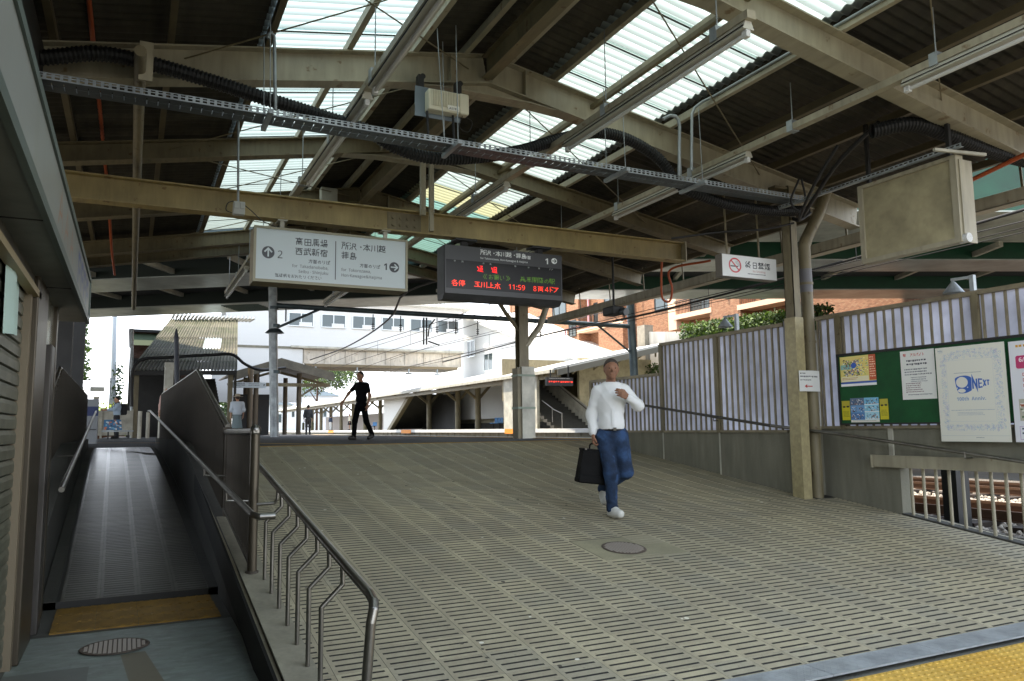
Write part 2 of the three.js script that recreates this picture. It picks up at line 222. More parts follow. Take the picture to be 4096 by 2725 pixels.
{
  const floor = struct('concourse_floor'), under = [prism([S(0.76, ramp(3.6) - 0.0008, 3.6), S(8.75, ramp(3.6) - 0.0008, 3.6), S(8.75, ramp(13) - 0.0008, 13), S(0.76, ramp(13) - 0.0008, 13)], V(0, -0.25, 0))];
  part('screed', under, M('groove_inlay', '#26241f', 0.9, 0, { map: rep(T.grime, 0.6) }), floor);
  const tiles = [];
  for (let r = 0; r < 31; r++) for (let c = -6; c < 20; c++) {
    const t = 2.61 + c * TP, s = 3.622 + r * TS; if (t > 7.75 && s > 7.45) { if (t > 7.9) continue; } if (t < 0.75) continue;
    const tc = t + TP / 2, sc = s + TS / 2, hole = tc > 3.86 && tc < 4.58 && sc > 5.98 && sc < 6.62;
    if (hole) continue;
    const d = Math.hypot(tc, sc - 0, 1.3); tiles.push([d, t, s, r, c]);
  }
  tiles.sort((a, b) => a[0] - b[0]);
  const rest = m_tiles.map(() => []), rot = new THREE.Matrix4().makeRotationX(slope);
  const inView = (t, s) => { const p = S(t, ramp(s), s).project(camera); return p.z < 1 && Math.abs(p.x) < 1.05 && Math.abs(p.y) < 1.05; };
  camera.updateMatrixWorld(true); camera.updateProjectionMatrix();
  let n = 0;
  for (const [, t, s, r, c] of tiles) {
    const k = Math.floor(hash(r, c + 20, 3) * 5), y = ramp(s) + (hash(r, c + 20, 8) - 0.5) * 0.0006;
    if (n < 296 && inView(t, s)) { const o = new THREE.Mesh(tileGeo, m_tiles[k]); o.name = 'tile'; o.castShadow = o.receiveShadow = true; o.position.copy(S(t, y, s)); o.rotation.x = slope; floor.add(o); n++; }
    else rest[k].push(tileGeo.clone().applyMatrix4(rot).translate(t, y, -s));
  }
  rest.forEach((l, i) => { if (l.length) stuff(part('tile', l, m_tiles[i], floor)); });
  const a = 3.86 - 0.03, slab = prism([S(3.835, ramp(5.99), 5.99), S(4.436, ramp(5.99), 5.99), S(4.744, ramp(5.99), 5.99), S(4.744, ramp(6.625), 6.625), S(3.835, ramp(6.625), 6.625)], V(0, -0.022, 0));
  part('plain_slab', slab, M('floor_slab', '#a39d84', 0.7, 0, { map: rep(T.tile, 1.2) }), floor);
}
{ // worn spots trodden into the slope
  const fl = scene.getObjectByName('concourse_floor'), dk = [], lt = [];
  for (let i = 0; i < 130; i++) { const t = rr(1.2, 8.0), s = rr(3.8, 11.5), r = rr(0.006, 0.019) , g = new THREE.CylinderGeometry(r, r * 1.05, 0.0012, 9); g.scale(1, 1, rr(0.7, 1.2)); g.rotateX(slope); g.translate(t, ramp(s) + 0.0012, -s); (i % 4 ? dk : lt).push(prep(g)); }
  stuff(part('worn_spot', dk, M('gum_dark', '#4e4a40', 0.9), fl)); stuff(part('worn_spot', lt, M('gum_light', '#d8d4c4', 0.8), fl));
}
// round cast-iron covers
function cover(label, t, s, y, r, ang, group) {
  const o = thing('manhole_cover', label, 'manhole cover', S(t, y, s), group), lm = M('cast_iron', '#6a5c50', 0.6, 0.1, { map: rep(T.grime, 3) });
  const rot = new THREE.Matrix4().makeRotationX(ang), put = (n, gs, m) => { const g = join([gs]).applyMatrix4(rot); const q = new THREE.Mesh(g, m); q.name = n; q.castShadow = q.receiveShadow = true; o.add(q); return q; };
  const ring = new THREE.RingGeometry(r * 0.9, r, 40); ring.rotateX(-Math.PI / 2); ring.translate(0, 0.005, 0);
  const tor = new THREE.TorusGeometry(r * 0.95, r * 0.05, 6, 40); tor.rotateX(Math.PI / 2); tor.scale(1, 0.25, 1); tor.translate(0, 0.004, 0);
  put('rim', prep(tor), lm);
  const disc = new THREE.CylinderGeometry(r * 0.9, r * 0.9, 0.006, 40); disc.translate(0, 0.0015, 0); const ribs = [prep(disc)];
  const body = put('lid', ribs, lm);
  for (let i = -6; i <= 6; i++) { const x = i * r * 0.135, h = Math.sqrt(Math.max(0, (r * 0.86) ** 2 - x * x)); const l = []; for (let z = -h; z < h - 0.012; z += 0.021) { const b = new THREE.BoxGeometry(r * 0.095, 0.004, 0.014); b.translate(x, 0.006, z + 0.009); l.push(prep(b)); } if (l.length) { const q = put('rib', l, M('worn_iron', '#a0968a', 0.45, 0.2)); } }
  return o;
}
cover('round iron manhole cover set in the grooved sloping floor', 4.22, 6.28, ramp(6.28), 0.212, slope);
cover('dark round manhole cover in the worn concrete before the narrow ramp', -0.04, 6.36, 0.004, 0.225, 0);
// chequered steel strip and yellow warning tiles at the foot of the slope
{
  const dia = tex(64, (u, v) => { const a = (u * 2) % 1, b = (v * 2) % 1, i = Math.floor(u * 2) + Math.floor(v * 2), x = a - 0.5, y = b - 0.5, p = i % 2 ? x + y : x - y, q = i % 2 ? x - y : x + y; return g3(Math.abs(p) < 0.42 && Math.abs(q) < 0.13 ? 1 : 0); }, false);
  const strip = thing('drain_cover_strip', 'grey chequered steel strip along the foot of the sloping floor', 'drain cover', S(4, 0, 3.6));
  const mp = M('chequer_plate', '#b2b6b6', 0.5, 0.15, { map: rep(T.grime, 1.5), bumpMap: rep(dia, 18), bumpScale: 0.004 });
  for (let k = 0; k < 8; k++) { const t0 = 0.8 + k * 1.0; part('plate', box(t0 + 0.002, t0 + 0.998, 0.024, 0.036, 3.485, 3.71), mp, strip); }
  const pad = struct('warning_paving'), my = ['#e6b64a', '#e1b046', '#e9bb52'].map((h, i) => M('yellow_tile_' + 'abc'[i], h, 0.6, 0, { map: rep(T.tile, 1.5, i * 0.3, i * 0.2) }));
  const dots = (n) => { const l = [plainGeo.clone()]; for (let i = 0; i < n; i++) for (let j = 0; j < n; j++) { const d = new THREE.CylinderGeometry(0.0105, 0.0165, 0.005, 12, 1, false); d.translate(TP * (i + 0.5) / n, 0.0025, -TP * (j + 0.5) / n); l.push(prep(d)); } return join(l); };
  const dg = dots(5);
  for (let r = 0; r < 3; r++) for (let c = 0; c < 15; c++) { const o = new THREE.Mesh(dg, my[Math.floor(hash(r, c, 77) * 3)]); o.name = 'tile'; o.castShadow = o.receiveShadow = true; o.position.copy(S(2.35 + c * TP, 0.018, 2.505 + r * TP)); pad.add(o); }
  const pad2 = struct('ramp_warning_paving'), myd = M('worn_yellow_tile', '#9a7426', 0.65, 0, { map: rep(T.grime, 2) });
  const bars = (() => { const l = [plainGeo.clone()]; for (let i = 0; i < 4; i++) { const d = new THREE.BoxGeometry(0.024, 0.005, 0.27); d.translate(TP * (i + 0.5) / 4, 0.0025, -TP / 2); l.push(prep(d)); } return join(l); })();
  for (let r = 0; r < 3; r++) for (let c = 0; c < 4; c++) { const o = new THREE.Mesh(bars, myd); o.name = 'tile'; o.receiveShadow = true; o.position.copy(Cp(-0.63 + c * TP, 0.012, 6.97 + r * TP)); pad2.add(o); }
}
// ---- the narrow side ramp
{
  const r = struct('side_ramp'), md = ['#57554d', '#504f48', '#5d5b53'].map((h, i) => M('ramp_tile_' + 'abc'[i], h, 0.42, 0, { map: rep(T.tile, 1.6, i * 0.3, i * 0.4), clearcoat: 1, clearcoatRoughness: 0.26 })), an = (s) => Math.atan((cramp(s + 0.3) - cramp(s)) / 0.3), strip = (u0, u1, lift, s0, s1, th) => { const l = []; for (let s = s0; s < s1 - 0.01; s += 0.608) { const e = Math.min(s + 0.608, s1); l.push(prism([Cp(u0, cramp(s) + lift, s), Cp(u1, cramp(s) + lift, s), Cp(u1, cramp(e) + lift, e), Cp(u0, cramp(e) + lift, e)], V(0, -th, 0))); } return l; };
  part('screed', [...strip(-0.75, 0.75, -0.0012, 7.93, 21.6, 0.3)], M('ramp_inlay', '#2c2b28', 0.6), r);
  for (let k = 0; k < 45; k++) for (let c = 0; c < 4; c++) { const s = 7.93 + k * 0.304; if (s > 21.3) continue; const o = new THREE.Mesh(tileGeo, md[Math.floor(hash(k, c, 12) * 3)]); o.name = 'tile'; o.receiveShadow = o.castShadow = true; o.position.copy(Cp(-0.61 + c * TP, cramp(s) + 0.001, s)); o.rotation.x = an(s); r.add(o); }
  part('apron', box(-0.75, 0.8, -0.2, 0.0, 6.9, 7.93), M('apron_concrete', '#5b5a54', 0.7, 0, { map: rep(T.concrete, 0.6) }), r);
  for (const u of [-0.69, 0.65]) part('edge_strip', strip(u - 0.06, u + 0.05, 0.006, 7.93, 21.6, 0.1), m_conc2, r);
  // worn painted concrete before it
  const [c, x] = cv(1024, 1536); x.fillStyle = '#787f78'; x.fillRect(0, 0, 1024, 1536);
  for (let i = 0; i < 2600; i++) { const a = rr(0.02, 0.10); x.fillStyle = rnd() < 0.55 ? `rgba(70,68,58,${a})` : `rgba(190,200,194,${a})`; x.beginPath(); x.ellipse(rr(0, 1024), rr(0, 1536), rr(4, 70), rr(2, 22), rr(-0.4, 0.4), 0, 7); x.fill(); }
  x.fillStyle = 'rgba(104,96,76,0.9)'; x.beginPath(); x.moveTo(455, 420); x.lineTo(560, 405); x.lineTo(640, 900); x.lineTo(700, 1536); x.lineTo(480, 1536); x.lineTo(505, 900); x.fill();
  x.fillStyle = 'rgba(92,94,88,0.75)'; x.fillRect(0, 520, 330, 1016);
  for (let i = 0; i < 900; i++) { x.fillStyle = `rgba(60,54,44,${rr(0.03, 0.12)})`; x.fillRect(rr(0, 1024), rr(0, 1536), rr(1, 8), rr(1, 6)); }
  const mg = canvasMat('worn_floor_paint', c, 0.5);
  const sheet = grid(1, 1, (u, v) => S(lerp(-0.66, 0.82, u), 0, lerp(4.0, 6.93, v))); const p = sheet.attributes.position.array, uv = sheet.attributes.uv.array; for (let i = 0; i < uv.length / 2; i++) { uv[i * 2] = (p[i * 3] + 0.66) / 1.48; uv[i * 2 + 1] = (-p[i * 3 + 2] - 4) / 2.93; }
  struct('worn_concrete_floor', sheet, mg);
}
// yellow lines on the platform
{
  const my = M('yellow_line', '#c79a33', 0.7, 0, { map: rep(T.grime, 2) }), o = struct('guide_paving');
  part('crest_line', box(1.02, 8.0, HP - 0.01, HP + 0.006, 12.965, 13.06), my, o);
  for (let k = 0; k < 3; k++) { const pts = []; for (let i = 0; i <= 14; i++) { const a = i / 14; pts.push([lerp(3.0, -1.0, a) + 0.7 * Math.sin(a * 3.1) + 0.05 * k, 13.1 + 8.5 * a + k * 0.16 * (1 - a)]); } const g = []; for (let i = 0; i < 14; i++) { const [a, b] = pts[i], [c, d] = pts[i + 1]; g.push(quad(S(a, HP + 0.004, b), S(a + 0.07, HP + 0.004, b + 0.05), S(c + 0.07, HP + 0.004, d + 0.05), S(c, HP + 0.004, d))); } part('guide_bar', g, my, o); }
  const gs = []; for (let k = 0; k < 24; k++) gs.push(box(8.55, 8.85, HP + 0.004, HP + 0.01, 13.2 + k * 1.2, 14.38 + k * 1.2)); part('edge_warning', gs, my, o);
}
// ------------------------------------------------------------------ kerbs, walls and rails along the narrow ramp
{
  const kt = (s) => ramp(s) + 0.022;
  const kerb = thing('kerb_wall', 'low concrete kerb wall between the narrow ramp and the wide sloping floor', 'kerb wall', S(0.88, 0, 4));
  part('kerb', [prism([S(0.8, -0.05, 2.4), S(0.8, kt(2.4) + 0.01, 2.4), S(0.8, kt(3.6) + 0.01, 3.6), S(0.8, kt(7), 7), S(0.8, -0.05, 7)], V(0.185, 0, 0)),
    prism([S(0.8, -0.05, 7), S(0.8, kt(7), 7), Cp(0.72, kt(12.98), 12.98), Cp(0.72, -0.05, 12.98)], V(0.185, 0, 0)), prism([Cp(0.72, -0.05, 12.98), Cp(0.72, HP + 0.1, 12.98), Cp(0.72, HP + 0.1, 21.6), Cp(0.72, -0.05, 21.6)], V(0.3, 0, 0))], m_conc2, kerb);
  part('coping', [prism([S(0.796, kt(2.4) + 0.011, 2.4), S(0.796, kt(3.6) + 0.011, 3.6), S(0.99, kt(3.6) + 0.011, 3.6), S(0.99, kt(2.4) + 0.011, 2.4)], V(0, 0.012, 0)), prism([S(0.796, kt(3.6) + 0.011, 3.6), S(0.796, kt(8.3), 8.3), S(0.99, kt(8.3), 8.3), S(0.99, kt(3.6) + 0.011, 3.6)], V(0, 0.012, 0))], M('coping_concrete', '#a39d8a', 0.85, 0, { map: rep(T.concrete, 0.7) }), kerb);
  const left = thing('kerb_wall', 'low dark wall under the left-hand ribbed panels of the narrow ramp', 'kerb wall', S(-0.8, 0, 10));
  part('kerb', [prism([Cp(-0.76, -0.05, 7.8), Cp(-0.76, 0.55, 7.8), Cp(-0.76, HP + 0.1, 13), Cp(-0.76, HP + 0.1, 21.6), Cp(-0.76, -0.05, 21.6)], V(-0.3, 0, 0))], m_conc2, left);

  // cranked balusters under a round rail
  const h = thing('handrail', 'bronze-grey tubular handrail on cranked balusters beside the sloping floor', 'handrail', S(0.97, 0, 5)), ry = (s) => 0.84 + 0.129 * (s - 4.59), rs = 0.0235;
  part('rail', poly([S(1.05, ry(7.4), 7.4), S(1.055, ry(3.98), 3.98), S(1.05, ry(3.98) - 0.025, 3.72), S(1.045, ry(3.98) - 0.045, 3.63), S(1.035, ry(3.98) - 0.075, 3.595), S(1.02, ry(3.98) - 0.13, 3.585), S(0.975, 0.0, 3.585)], rs, 14), m_inox, h);
  for (let k = 0; k < 7; k++) { const s = 4.27 + k * 0.3215; part('baluster', poly([S(1.055, ry(s), s), S(1.058, ry(s) - 0.115, s), S(0.945, ry(s) - 0.225, s), S(0.945, ramp(s), s)], 0.0135, 10), m_inox, h); part('foot_collar', rod(S(0.945, ramp(s) + 0.01, s), S(0.945, ramp(s) + 0.035, s), 0.019, 10), m_inox, h); }
  part('wall_bracket', poly([S(1.055, ry(6.35), 6.35), S(1.05, ry(6.35) - 0.09, 6.35), S(1.03, ry(6.35) - 0.12, 6.36), S(0.9, ry(6.35) - 0.125, 6.38)], 0.013, 8), m_inox, h);

  // level picket railing
  const p = thing('picket_railing', 'short level railing of close upright bars at the end of the cranked handrail', 'railing', S(0.88, 0.4, 7.3));
  part('top_rail', rbox(0.845, 0.915, 1.475, 1.53, 6.36, 8.34, 0.02), m_inox, p);
  part('post', [rod(S(0.88, ramp(6.4), 6.4), S(0.88, 1.5, 6.4), 0.036, 14)], M('bronze_tube', '#5b5448', 0.4, 0.8), p);
  { const b = new THREE.SphereGeometry(0.043, 16, 10); b.translate(0.88, 1.515, -6.4); part('post_cap', prep(b), m_inox, p); }
  part('post', rod(S(0.88, ramp(8.3), 8.3), S(0.88, 1.5, 8.3), 0.03, 12), m_brownsteel, p);
  part('bottom_rail', bar(S(0.88, ramp(6.4) + 0.1, 6.4), S(0.88, ramp(8.3) + 0.1, 8.3), 0.05, 0.03), m_brownsteel, p);
  for (let s = 6.52; s < 8.25; s += 0.078) part('picket', rod(S(0.88, ramp(s) + 0.1, s), S(0.88, 1.49, s), 0.014, 8), m_brownsteel, p);
  part('shoe', rod(S(0.88, ramp(6.4) - 0.01, 6.4), S(0.88, ramp(6.4) + 0.05, 6.4), 0.05, 12), m_brownsteel, p);

  // ribbed panel fences
  const fence = (label, line, topf, botf, s0, s1) => {
    const o = thing('panel_fence', label, 'fence', line(s0, 0), 'ribbed panel fences of the narrow ramp'), w = 0.94;
    for (let a = s0; a < s1 - 0.05; a += w) {
      const b = Math.min(a + w - 0.012, s1), g = [];
      for (let q = a; q < b - 0.02; q += 0.118) { const e = Math.min(q + 0.118, b), c = q + (e - q) * 0.30; for (const [u, v, d] of [[q, c, 0.036], [c, e, 0]]) { const A = line(u, botf(u)), B = line(v, botf(v)), Cc = line(v, topf(v)), D = line(u, topf(u)); g.push(prism([A, B, Cc, D].map((pp) => V(pp.x - d - 0.006, pp.y, pp.z)), V(d * 2 + 0.012, 0, 0))); } }
      part('panel', g, m_brownsteel, o);
    }
    const knee = [s0, 12.62, s1].map((s) => line(s, topf(s) + 0.012));
    part('top_rail', poly(knee, 0.024, 10), m_inox, o);
    for (const s of [s0 + 0.02, 10.6, 12.62, 16.5, 20.4, s1 - 0.02]) part('post', rod(line(s, botf(s) - 0.05), line(s, topf(s)), 0.027, 10), m_brownsteel, o);
  };
  const top = (s) => (s < 12.62 ? lerp(1.545, 2.42, clamp((s - 8.35) / 4.27, 0, 1)) : lerp(2.42, 2.45, (s - 12.62) / 11)), bot = (s) => Math.min(ramp(s), HP) + 0.10;
  fence('dark ribbed metal panel fence right of the narrow ramp, next to the picket railing', (s, y) => S(s < 13 ? 0.88 : lerp(0.88, 0.64, (s - 13) / 11), y, s), top, bot, 8.35, 21.6);
  fence('dark ribbed metal panel fence left of the narrow ramp, behind the shuttered shop', (s, y) => S(s < 12.6 ? -0.93 : lerp(-0.93, -1.02, (s - 12.6) / 11), y, s), (s) => (s < 12.62 ? lerp(0.75, 2.41, clamp((s - 8.35) / 4.27, 0, 1)) : 2.41), bot, 7.85, 21.6);
  const hr = (label, pts, r = 0.021) => { const o = thing('ramp_handrail', label, 'handrail', pts[0], 'stainless handrails of the narrow ramp'); part('rail', poly(pts, r, 12), m_inox, o); return o; };
  const a = hr('bright stainless handrail on the right side of the narrow ramp', [Cp(0.47, 1.99, 19.9), Cp(0.5, 1.99, 19.7), Cp(0.545, 0.98, 5.25), S(0.75, 0.975, 5.15), S(0.84, 0.975, 5.15)]);
  for (const s of [6.4, 8.0]) part('bracket', poly([Cp(0.53, lerp(0.98, 1.99, (s - 5.25) / 14.45) - 0.02, s), Cp(0.53, lerp(0.98, 1.99, (s - 5.25) / 14.45) - 0.08, s), S(0.84, lerp(0.98, 1.99, (s - 5.25) / 14.45) - 0.09, s)], 0.009, 6), m_inox, a);
  const b = hr('bright stainless handrail on the left side of the narrow ramp', [Cp(-0.58, 1.95, 18.7), Cp(-0.58, 1.94, 18.5), Cp(-0.58, 1.10, 6.6)]);
  for (const s of [10]) part('bracket', poly([Cp(-0.58, lerp(1.1, 1.94, (s - 6.6) / 11.9) - 0.02, s), Cp(-0.58, lerp(1.1, 1.94, (s - 6.6) / 11.9) - 0.08, s), Cp(-0.8, lerp(1.1, 1.94, (s - 6.6) / 11.9) - 0.09, s)], 0.009, 6), m_inox, b);
}

// ------------------------------------------------------------------ the shuttered shop on the left
{
  const sh = thing('shop_front', 'closed shop with a ribbed roller shutter under a white projecting sign box', 'shop', S(-0.7, 0, 5));
  const mw = M('shop_wall', '#5d584d', 0.6, 0, { map: rep(T.grime, 0.6) }), ms = M('shutter_slat', '#70705f', 0.5, 0.3, { map: rep(T.grime, 1.4) }), mb = M('brushed_brown_panel', '#5f5647', 0.38, 0.55, { map: rep(T.streak, 0.7) });
  part('wall', [box(-5, -0.80, 0, 3.6, 1.2, 6.1), box(-5, -0.66, 0, 3.2, 6.1, 7.76)], mw, sh);
  part('upper_wall', box(-5, -0.82, 3.6, 4.9, 1.2, 7.7), m_dark, sh);
  for (let k = 0; k < 26; k++) { const y = 0.03 + k * 0.094; part('slat', [prism([S(-0.70, y, 1.4), S(-0.678, y + 0.006, 1.4), S(-0.676, y + 0.06, 1.4), S(-0.686, y + 0.088, 1.4), S(-0.71, y + 0.090, 1.4)], V(0, 0, -4.66))], ms, sh); }
  part('shutter_guide', [box(-0.73, -0.635, 0, 2.5, 6.06, 6.15)], M('guide_rail', '#7d715c', 0.5, 0.3), sh);
  part('shutter_box', box(-0.8, -0.63, 2.48, 2.62, 1.4, 6.15), mw, sh);
  part('lintel_trim', box(-0.66, -0.60, 2.44, 2.485, 1.4, 6.3), M('trim_strip', '#8c7c58', 0.5), sh);
  part('pilaster', rbox(-0.75, -0.60, 0, 2.6, 6.16, 6.83, 0.012), mb, sh);
  part('recess', box(-0.78, -0.655, 0, 2.6, 6.83, 7.02), M('recess_panel', '#6d675c', 0.5, 0, { map: rep(T.rust, 1.3) }), sh);
  part('door_post', rbox(-0.75, -0.575, 0, 2.2, 7.02, 7.26, 0.01), M('door_panel', '#55504a', 0.4, 0.3, { map: rep(T.streak, 0.9) }), sh);
  part('door', box(-0.76, -0.635, 0, 2.12, 7.26, 7.62), M('door_leaf', '#4c4842', 0.5, 0.2, { map: rep(T.streak, 0.7) }), sh);
  part('transom', box(-0.745, -0.63, 2.2, 2.6, 7.02, 7.62), M('transom_pane', '#8b8a7c', 0.18, 0.2), sh);
  part('end_post', box(-0.78, -0.60, 0, 2.6, 7.62, 7.74), mb, sh);
  // sign box: soffit, frame, translucent face with faded lettering
  part('soffit', box(-0.82, -0.43, 2.585, 2.60, 1.2, 8.62), M('soffit_panel', '#7b7c74', 0.6, 0, { map: rep(T.grime, 0.5) }), sh);
  for (const s of [2.4, 4.5, 6.6]) part('soffit_seam', box(-0.80, -0.43, 2.580, 2.585, s, s + 0.012), m_dark, sh);
  part('sign_frame', [box(-0.435, -0.405, 2.57, 2.63, 1.2, 8.66), box(-0.435, -0.405, 2.98, 3.03, 1.2, 8.66), box(-0.435, -0.405, 2.63, 2.98, 8.61, 8.66), box(-0.82, -0.44, 2.6, 3.03, 8.62, 8.66)], M('sign_trim', '#566059', 0.4, 0.4), sh);
  const [c, x] = cv(2048, 128); x.fillStyle = '#7c7e77'; x.fillRect(0, 0, 2048, 128);
  for (let i = 0; i < 60; i++) { x.fillStyle = `rgba(120,118,104,${rr(0.04, 0.14)})`; x.fillRect(rr(0, 2048), 0, rr(6, 40), 128); }
  x.strokeStyle = '#8a6040'; x.lineWidth = 9; for (let i = 0; i < 3; i++) { const q = 1060 + i * 130; x.beginPath(); x.moveTo(q, 100); x.lineTo(q + 40, 24); x.lineTo(q + 80, 100); x.moveTo(q + 20, 70); x.lineTo(q + 62, 70); x.stroke(); }
  x.fillStyle = '#38487c'; for (let i = 0; i < 4; i++) { x.fillRect(1560 + i * 110, 18, 22, 92); x.fillRect(1560 + i * 110, 18, 80, 20); x.fillRect(1600 + i * 110, 56, 44, 18); }
  part('sign_face', quad(S(-0.418, 2.63, 1.2), S(-0.418, 2.63, 8.61), S(-0.418, 2.98, 8.61), S(-0.418, 2.98, 1.2), true), canvasMat('sign_cover', c, 0.35), sh);
  part('roof_slab', box(-5, -0.44, 3.035, 3.09, 1.2, 8.66), m_dark, sh);
  // stickers in the recess
  const [c2, y] = cv(128, 512); y.fillStyle = '#8f8b80'; y.fillRect(0, 0, 128, 512); const cols = ['#c4503a', '#e8e4d8', '#3f7a4a', '#d8d4c8', '#7a3a34', '#e0dccf', '#d89a4a', '#e9e6dc']; for (let i = 0; i < 8; i++) { y.fillStyle = cols[i]; y.fillRect(20 + rr(-8, 8), 20 + i * 60, 84, 50); dashes(y, 28, 28 + i * 60, 60, 32, 'rgba(40,40,50,.6)', 4); }
  single('notice_strip', 'narrow strip of faded stickers and notices beside the shop door', 'notice', quad(S(-0.652, 0.5, 6.86), S(-0.652, 0.5, 7.0), S(-0.652, 2.1, 7.0), S(-0.652, 2.1, 6.86), true), canvasMat('stickers', c2, 0.5));
  const [c3, w] = cv(128, 256); w.fillStyle = '#b8cfc4'; w.fillRect(0, 0, 128, 256); w.fillStyle = '#7fae94'; w.fillRect(0, 150, 128, 60); w.fillStyle = '#e3ece6'; w.fillRect(0, 215, 128, 41); w.fillStyle = '#5f9a72'; w.beginPath(); w.arc(70, 110, 30, 0, 7); w.fill();
  single('paper_banner', 'pale green paper banner hanging on the roller shutter', 'banner', grid(6, 4, (u, v) => S(-0.655 + 0.02 * Math.sin(u * 5), lerp(2.06 + 0.07 * u, 2.6, v), lerp(5.0, 5.75, u) + 0.05 * (1 - v))), canvasMat('banner_paper', c3, 0.7));
}
{ // unseen flat-roofed block, added behind the camera to darken the ramp side
  const o = thing('unseen_shade_block', 'unseen flat-roofed concrete block added to shade the narrow ramp and shop', 'building', S(-2, 0, -2));
  part('wall', box(-5, -1.0, 0, 3.4, -7, 1.15), m_conc, o); part('roof', box(-5, 1.3, 3.4, 3.6, -7, 1.9), m_conc, o); part('post', box(1.0, 1.2, 0, 3.4, -6.8, -6.6), m_cream, o);
}
// ------------------------------------------------------------------ right-hand wall, boarded fence, barred opening
{
  const w = thing('concrete_wall', 'grey concrete wall rising along the right edge of the sloping floor beyond the pillar', 'wall', S(8.1, 0.5, 10));
  part('wall_body', prism([S(8.05, 0, 7.92), S(8.05, 1.43, 7.92), S(8.05, 1.43, 12.98), S(8.05, 0, 12.98)], V(0.2, 0, 0)), m_conc, w);
  for (const s of [9.3, 10.7]) part('joint', box(8.044, 8.05, 0.6, 1.43, s, s + 0.03), m_pale, w);
  const w2 = thing('concrete_wall', 'grey concrete wall under the notice boards, with a barred opening beside it', 'wall', S(8.5, 0.3, 7));
  part('wall_body', [box(8.46, 8.66, 0, 1.45, 6.56, 7.92), box(8.05, 8.46, 0, 1.43, 7.72, 7.92)], m_conc, w2);
  part('upper_wall', box(8.46, 8.66, 1.12, 1.45, 2.0, 6.56), m_conc, w2);
  part('post', box(8.435, 8.46, 1.1, 1.45, 6.62, 6.68), m_pale, w2);
  // the long channel over the bars
  const b = thing('barred_opening', 'row of cream upright bars under a long cream channel, the tracks showing behind', 'railing', S(8.45, 0.3, 5.5));
  part('channel', [box(8.40, 8.42, 0.985, 1.11, 2.2, 6.9), box(8.40, 8.56, 0.975, 0.985, 2.2, 6.9), box(8.40, 8.56, 1.11, 1.12, 2.2, 6.9), box(8.38, 8.56, 0.965, 1.125, 6.9, 6.915)], m_cream, b);
  for (let s = 6.447; s > 3.4; s -= 0.1635) part('bar', rod(S(8.5, ramp(s) - 0.05, s), S(8.5, 0.98, s), 0.019, 10), m_cream, b);
  part('sill', prism([S(8.44, ramp(3.7) - 0.1, 3.7), S(8.44, ramp(3.7) + 0.02, 3.7), S(8.44, ramp(6.56) + 0.02, 6.56), S(8.44, ramp(6.56) - 0.1, 6.56)], V(0.14, 0, 0)), m_conc2, b);
  single('dark_stanchion', 'black steel stanchion standing among the tracks behind the cream bars', 'post', [box(9.35, 9.6, -0.2, 2.0, 6.46, 6.66), prism([S(9.3, 0.9, 6.5), S(9.65, 0.9, 6.5), S(9.9, 1.4, 6.5), S(9.2, 1.4, 6.5)], V(0, 0, -0.1))], m_black);

  // boarded fence: white strips with cream battens between posts
  const mp = M('fence_sheet', '#f2f3fc', 0.97, 0, { transmission: 0.8, map: rep(T.grime, 0.3) }), mb = M('fence_batten', '#9a8e72', 0.55, 0, { map: rep(T.grime, 1) });
  const boards = (label, t, s0, s1, y0, y1, pitch, posts) => {
    const o = thing('boarded_fence', label, 'fence', S(t, y0, s0), 'white boarded fences along the tracks');
    for (let s = s0; s < s1 - 0.03; s += pitch) { const e = Math.min(s + pitch, s1); part('board', box(t + 0.012, t + 0.018, y0, y1, s, e - 0.001), mp, o); part('batten', box(t - 0.012, t + 0.012, y0, y1, e - 0.028, e - 0.004), mb, o); }
    part('top_rail', box(t - 0.03, t + 0.04, y1, y1 + 0.05, s0, s1), mb, o); part('bottom_rail', box(t - 0.03, t + 0.04, y0 - 0.035, y0, s0, s1), mb, o);
    for (const s of posts) part('post', box(t - 0.035, t + 0.05, y0 - 0.04, y1 + 0.03, s - 0.035, s + 0.035), m_cream2, o);
  };
  boards('tall white boarded fence with brown battens behind the notice boards', 8.46, 1.6, 7.72, 1.485, 2.93, 0.1265, [5.455, 7.345, 3.5]);
  boards('tall white boarded fence with brown battens just beyond the cream pillar', 8.05, 7.92, 10.72, 1.44, 2.86, 0.122, [9.3, 10.7]);
  boards('lower white boarded fence at the top of the slope, behind the walking man', 8.05, 10.76, 12.98, 1.44, 2.36, 0.122, [12.95]);
  part('end_board', box(8.04, 8.1, 1.5, 2.93, 7.86, 7.92), M('grey_board', '#77777c', 0.6), w);

  // handrail on the wall
  const h = thing('wall_handrail', 'long dull steel handrail fixed along the right-hand wall', 'handrail', S(8, 1.4, 8)), P = [S(7.93, 2.02, 12.3), S(7.93, 1.855, 10.97), S(7.9, 1.5, 8.1), S(8.28, 1.37, 7.2), S(8.3, 1.1, 4.98), S(8.3, 0.78, 2.4)];
  part('rail', poly(P.slice(0, 3), 0.021, 10), M('dark_tube', '#56534e', 0.42, 0.6), h); part('rail', poly(P.slice(2), 0.021, 10), m_inox, h);
  for (const [t, s, y] of [[8.05, 11.9, 1.95], [8.05, 9.3, 1.63], [8.4, 5.6, 1.17], [8.4, 3.8, 0.95]]) part('bracket', poly([S(t - 0.12, y + 0.02, s), S(t - 0.12, y - 0.05, s), S(t, y - 0.05, s)], 0.009, 6), m_inox, h);
}
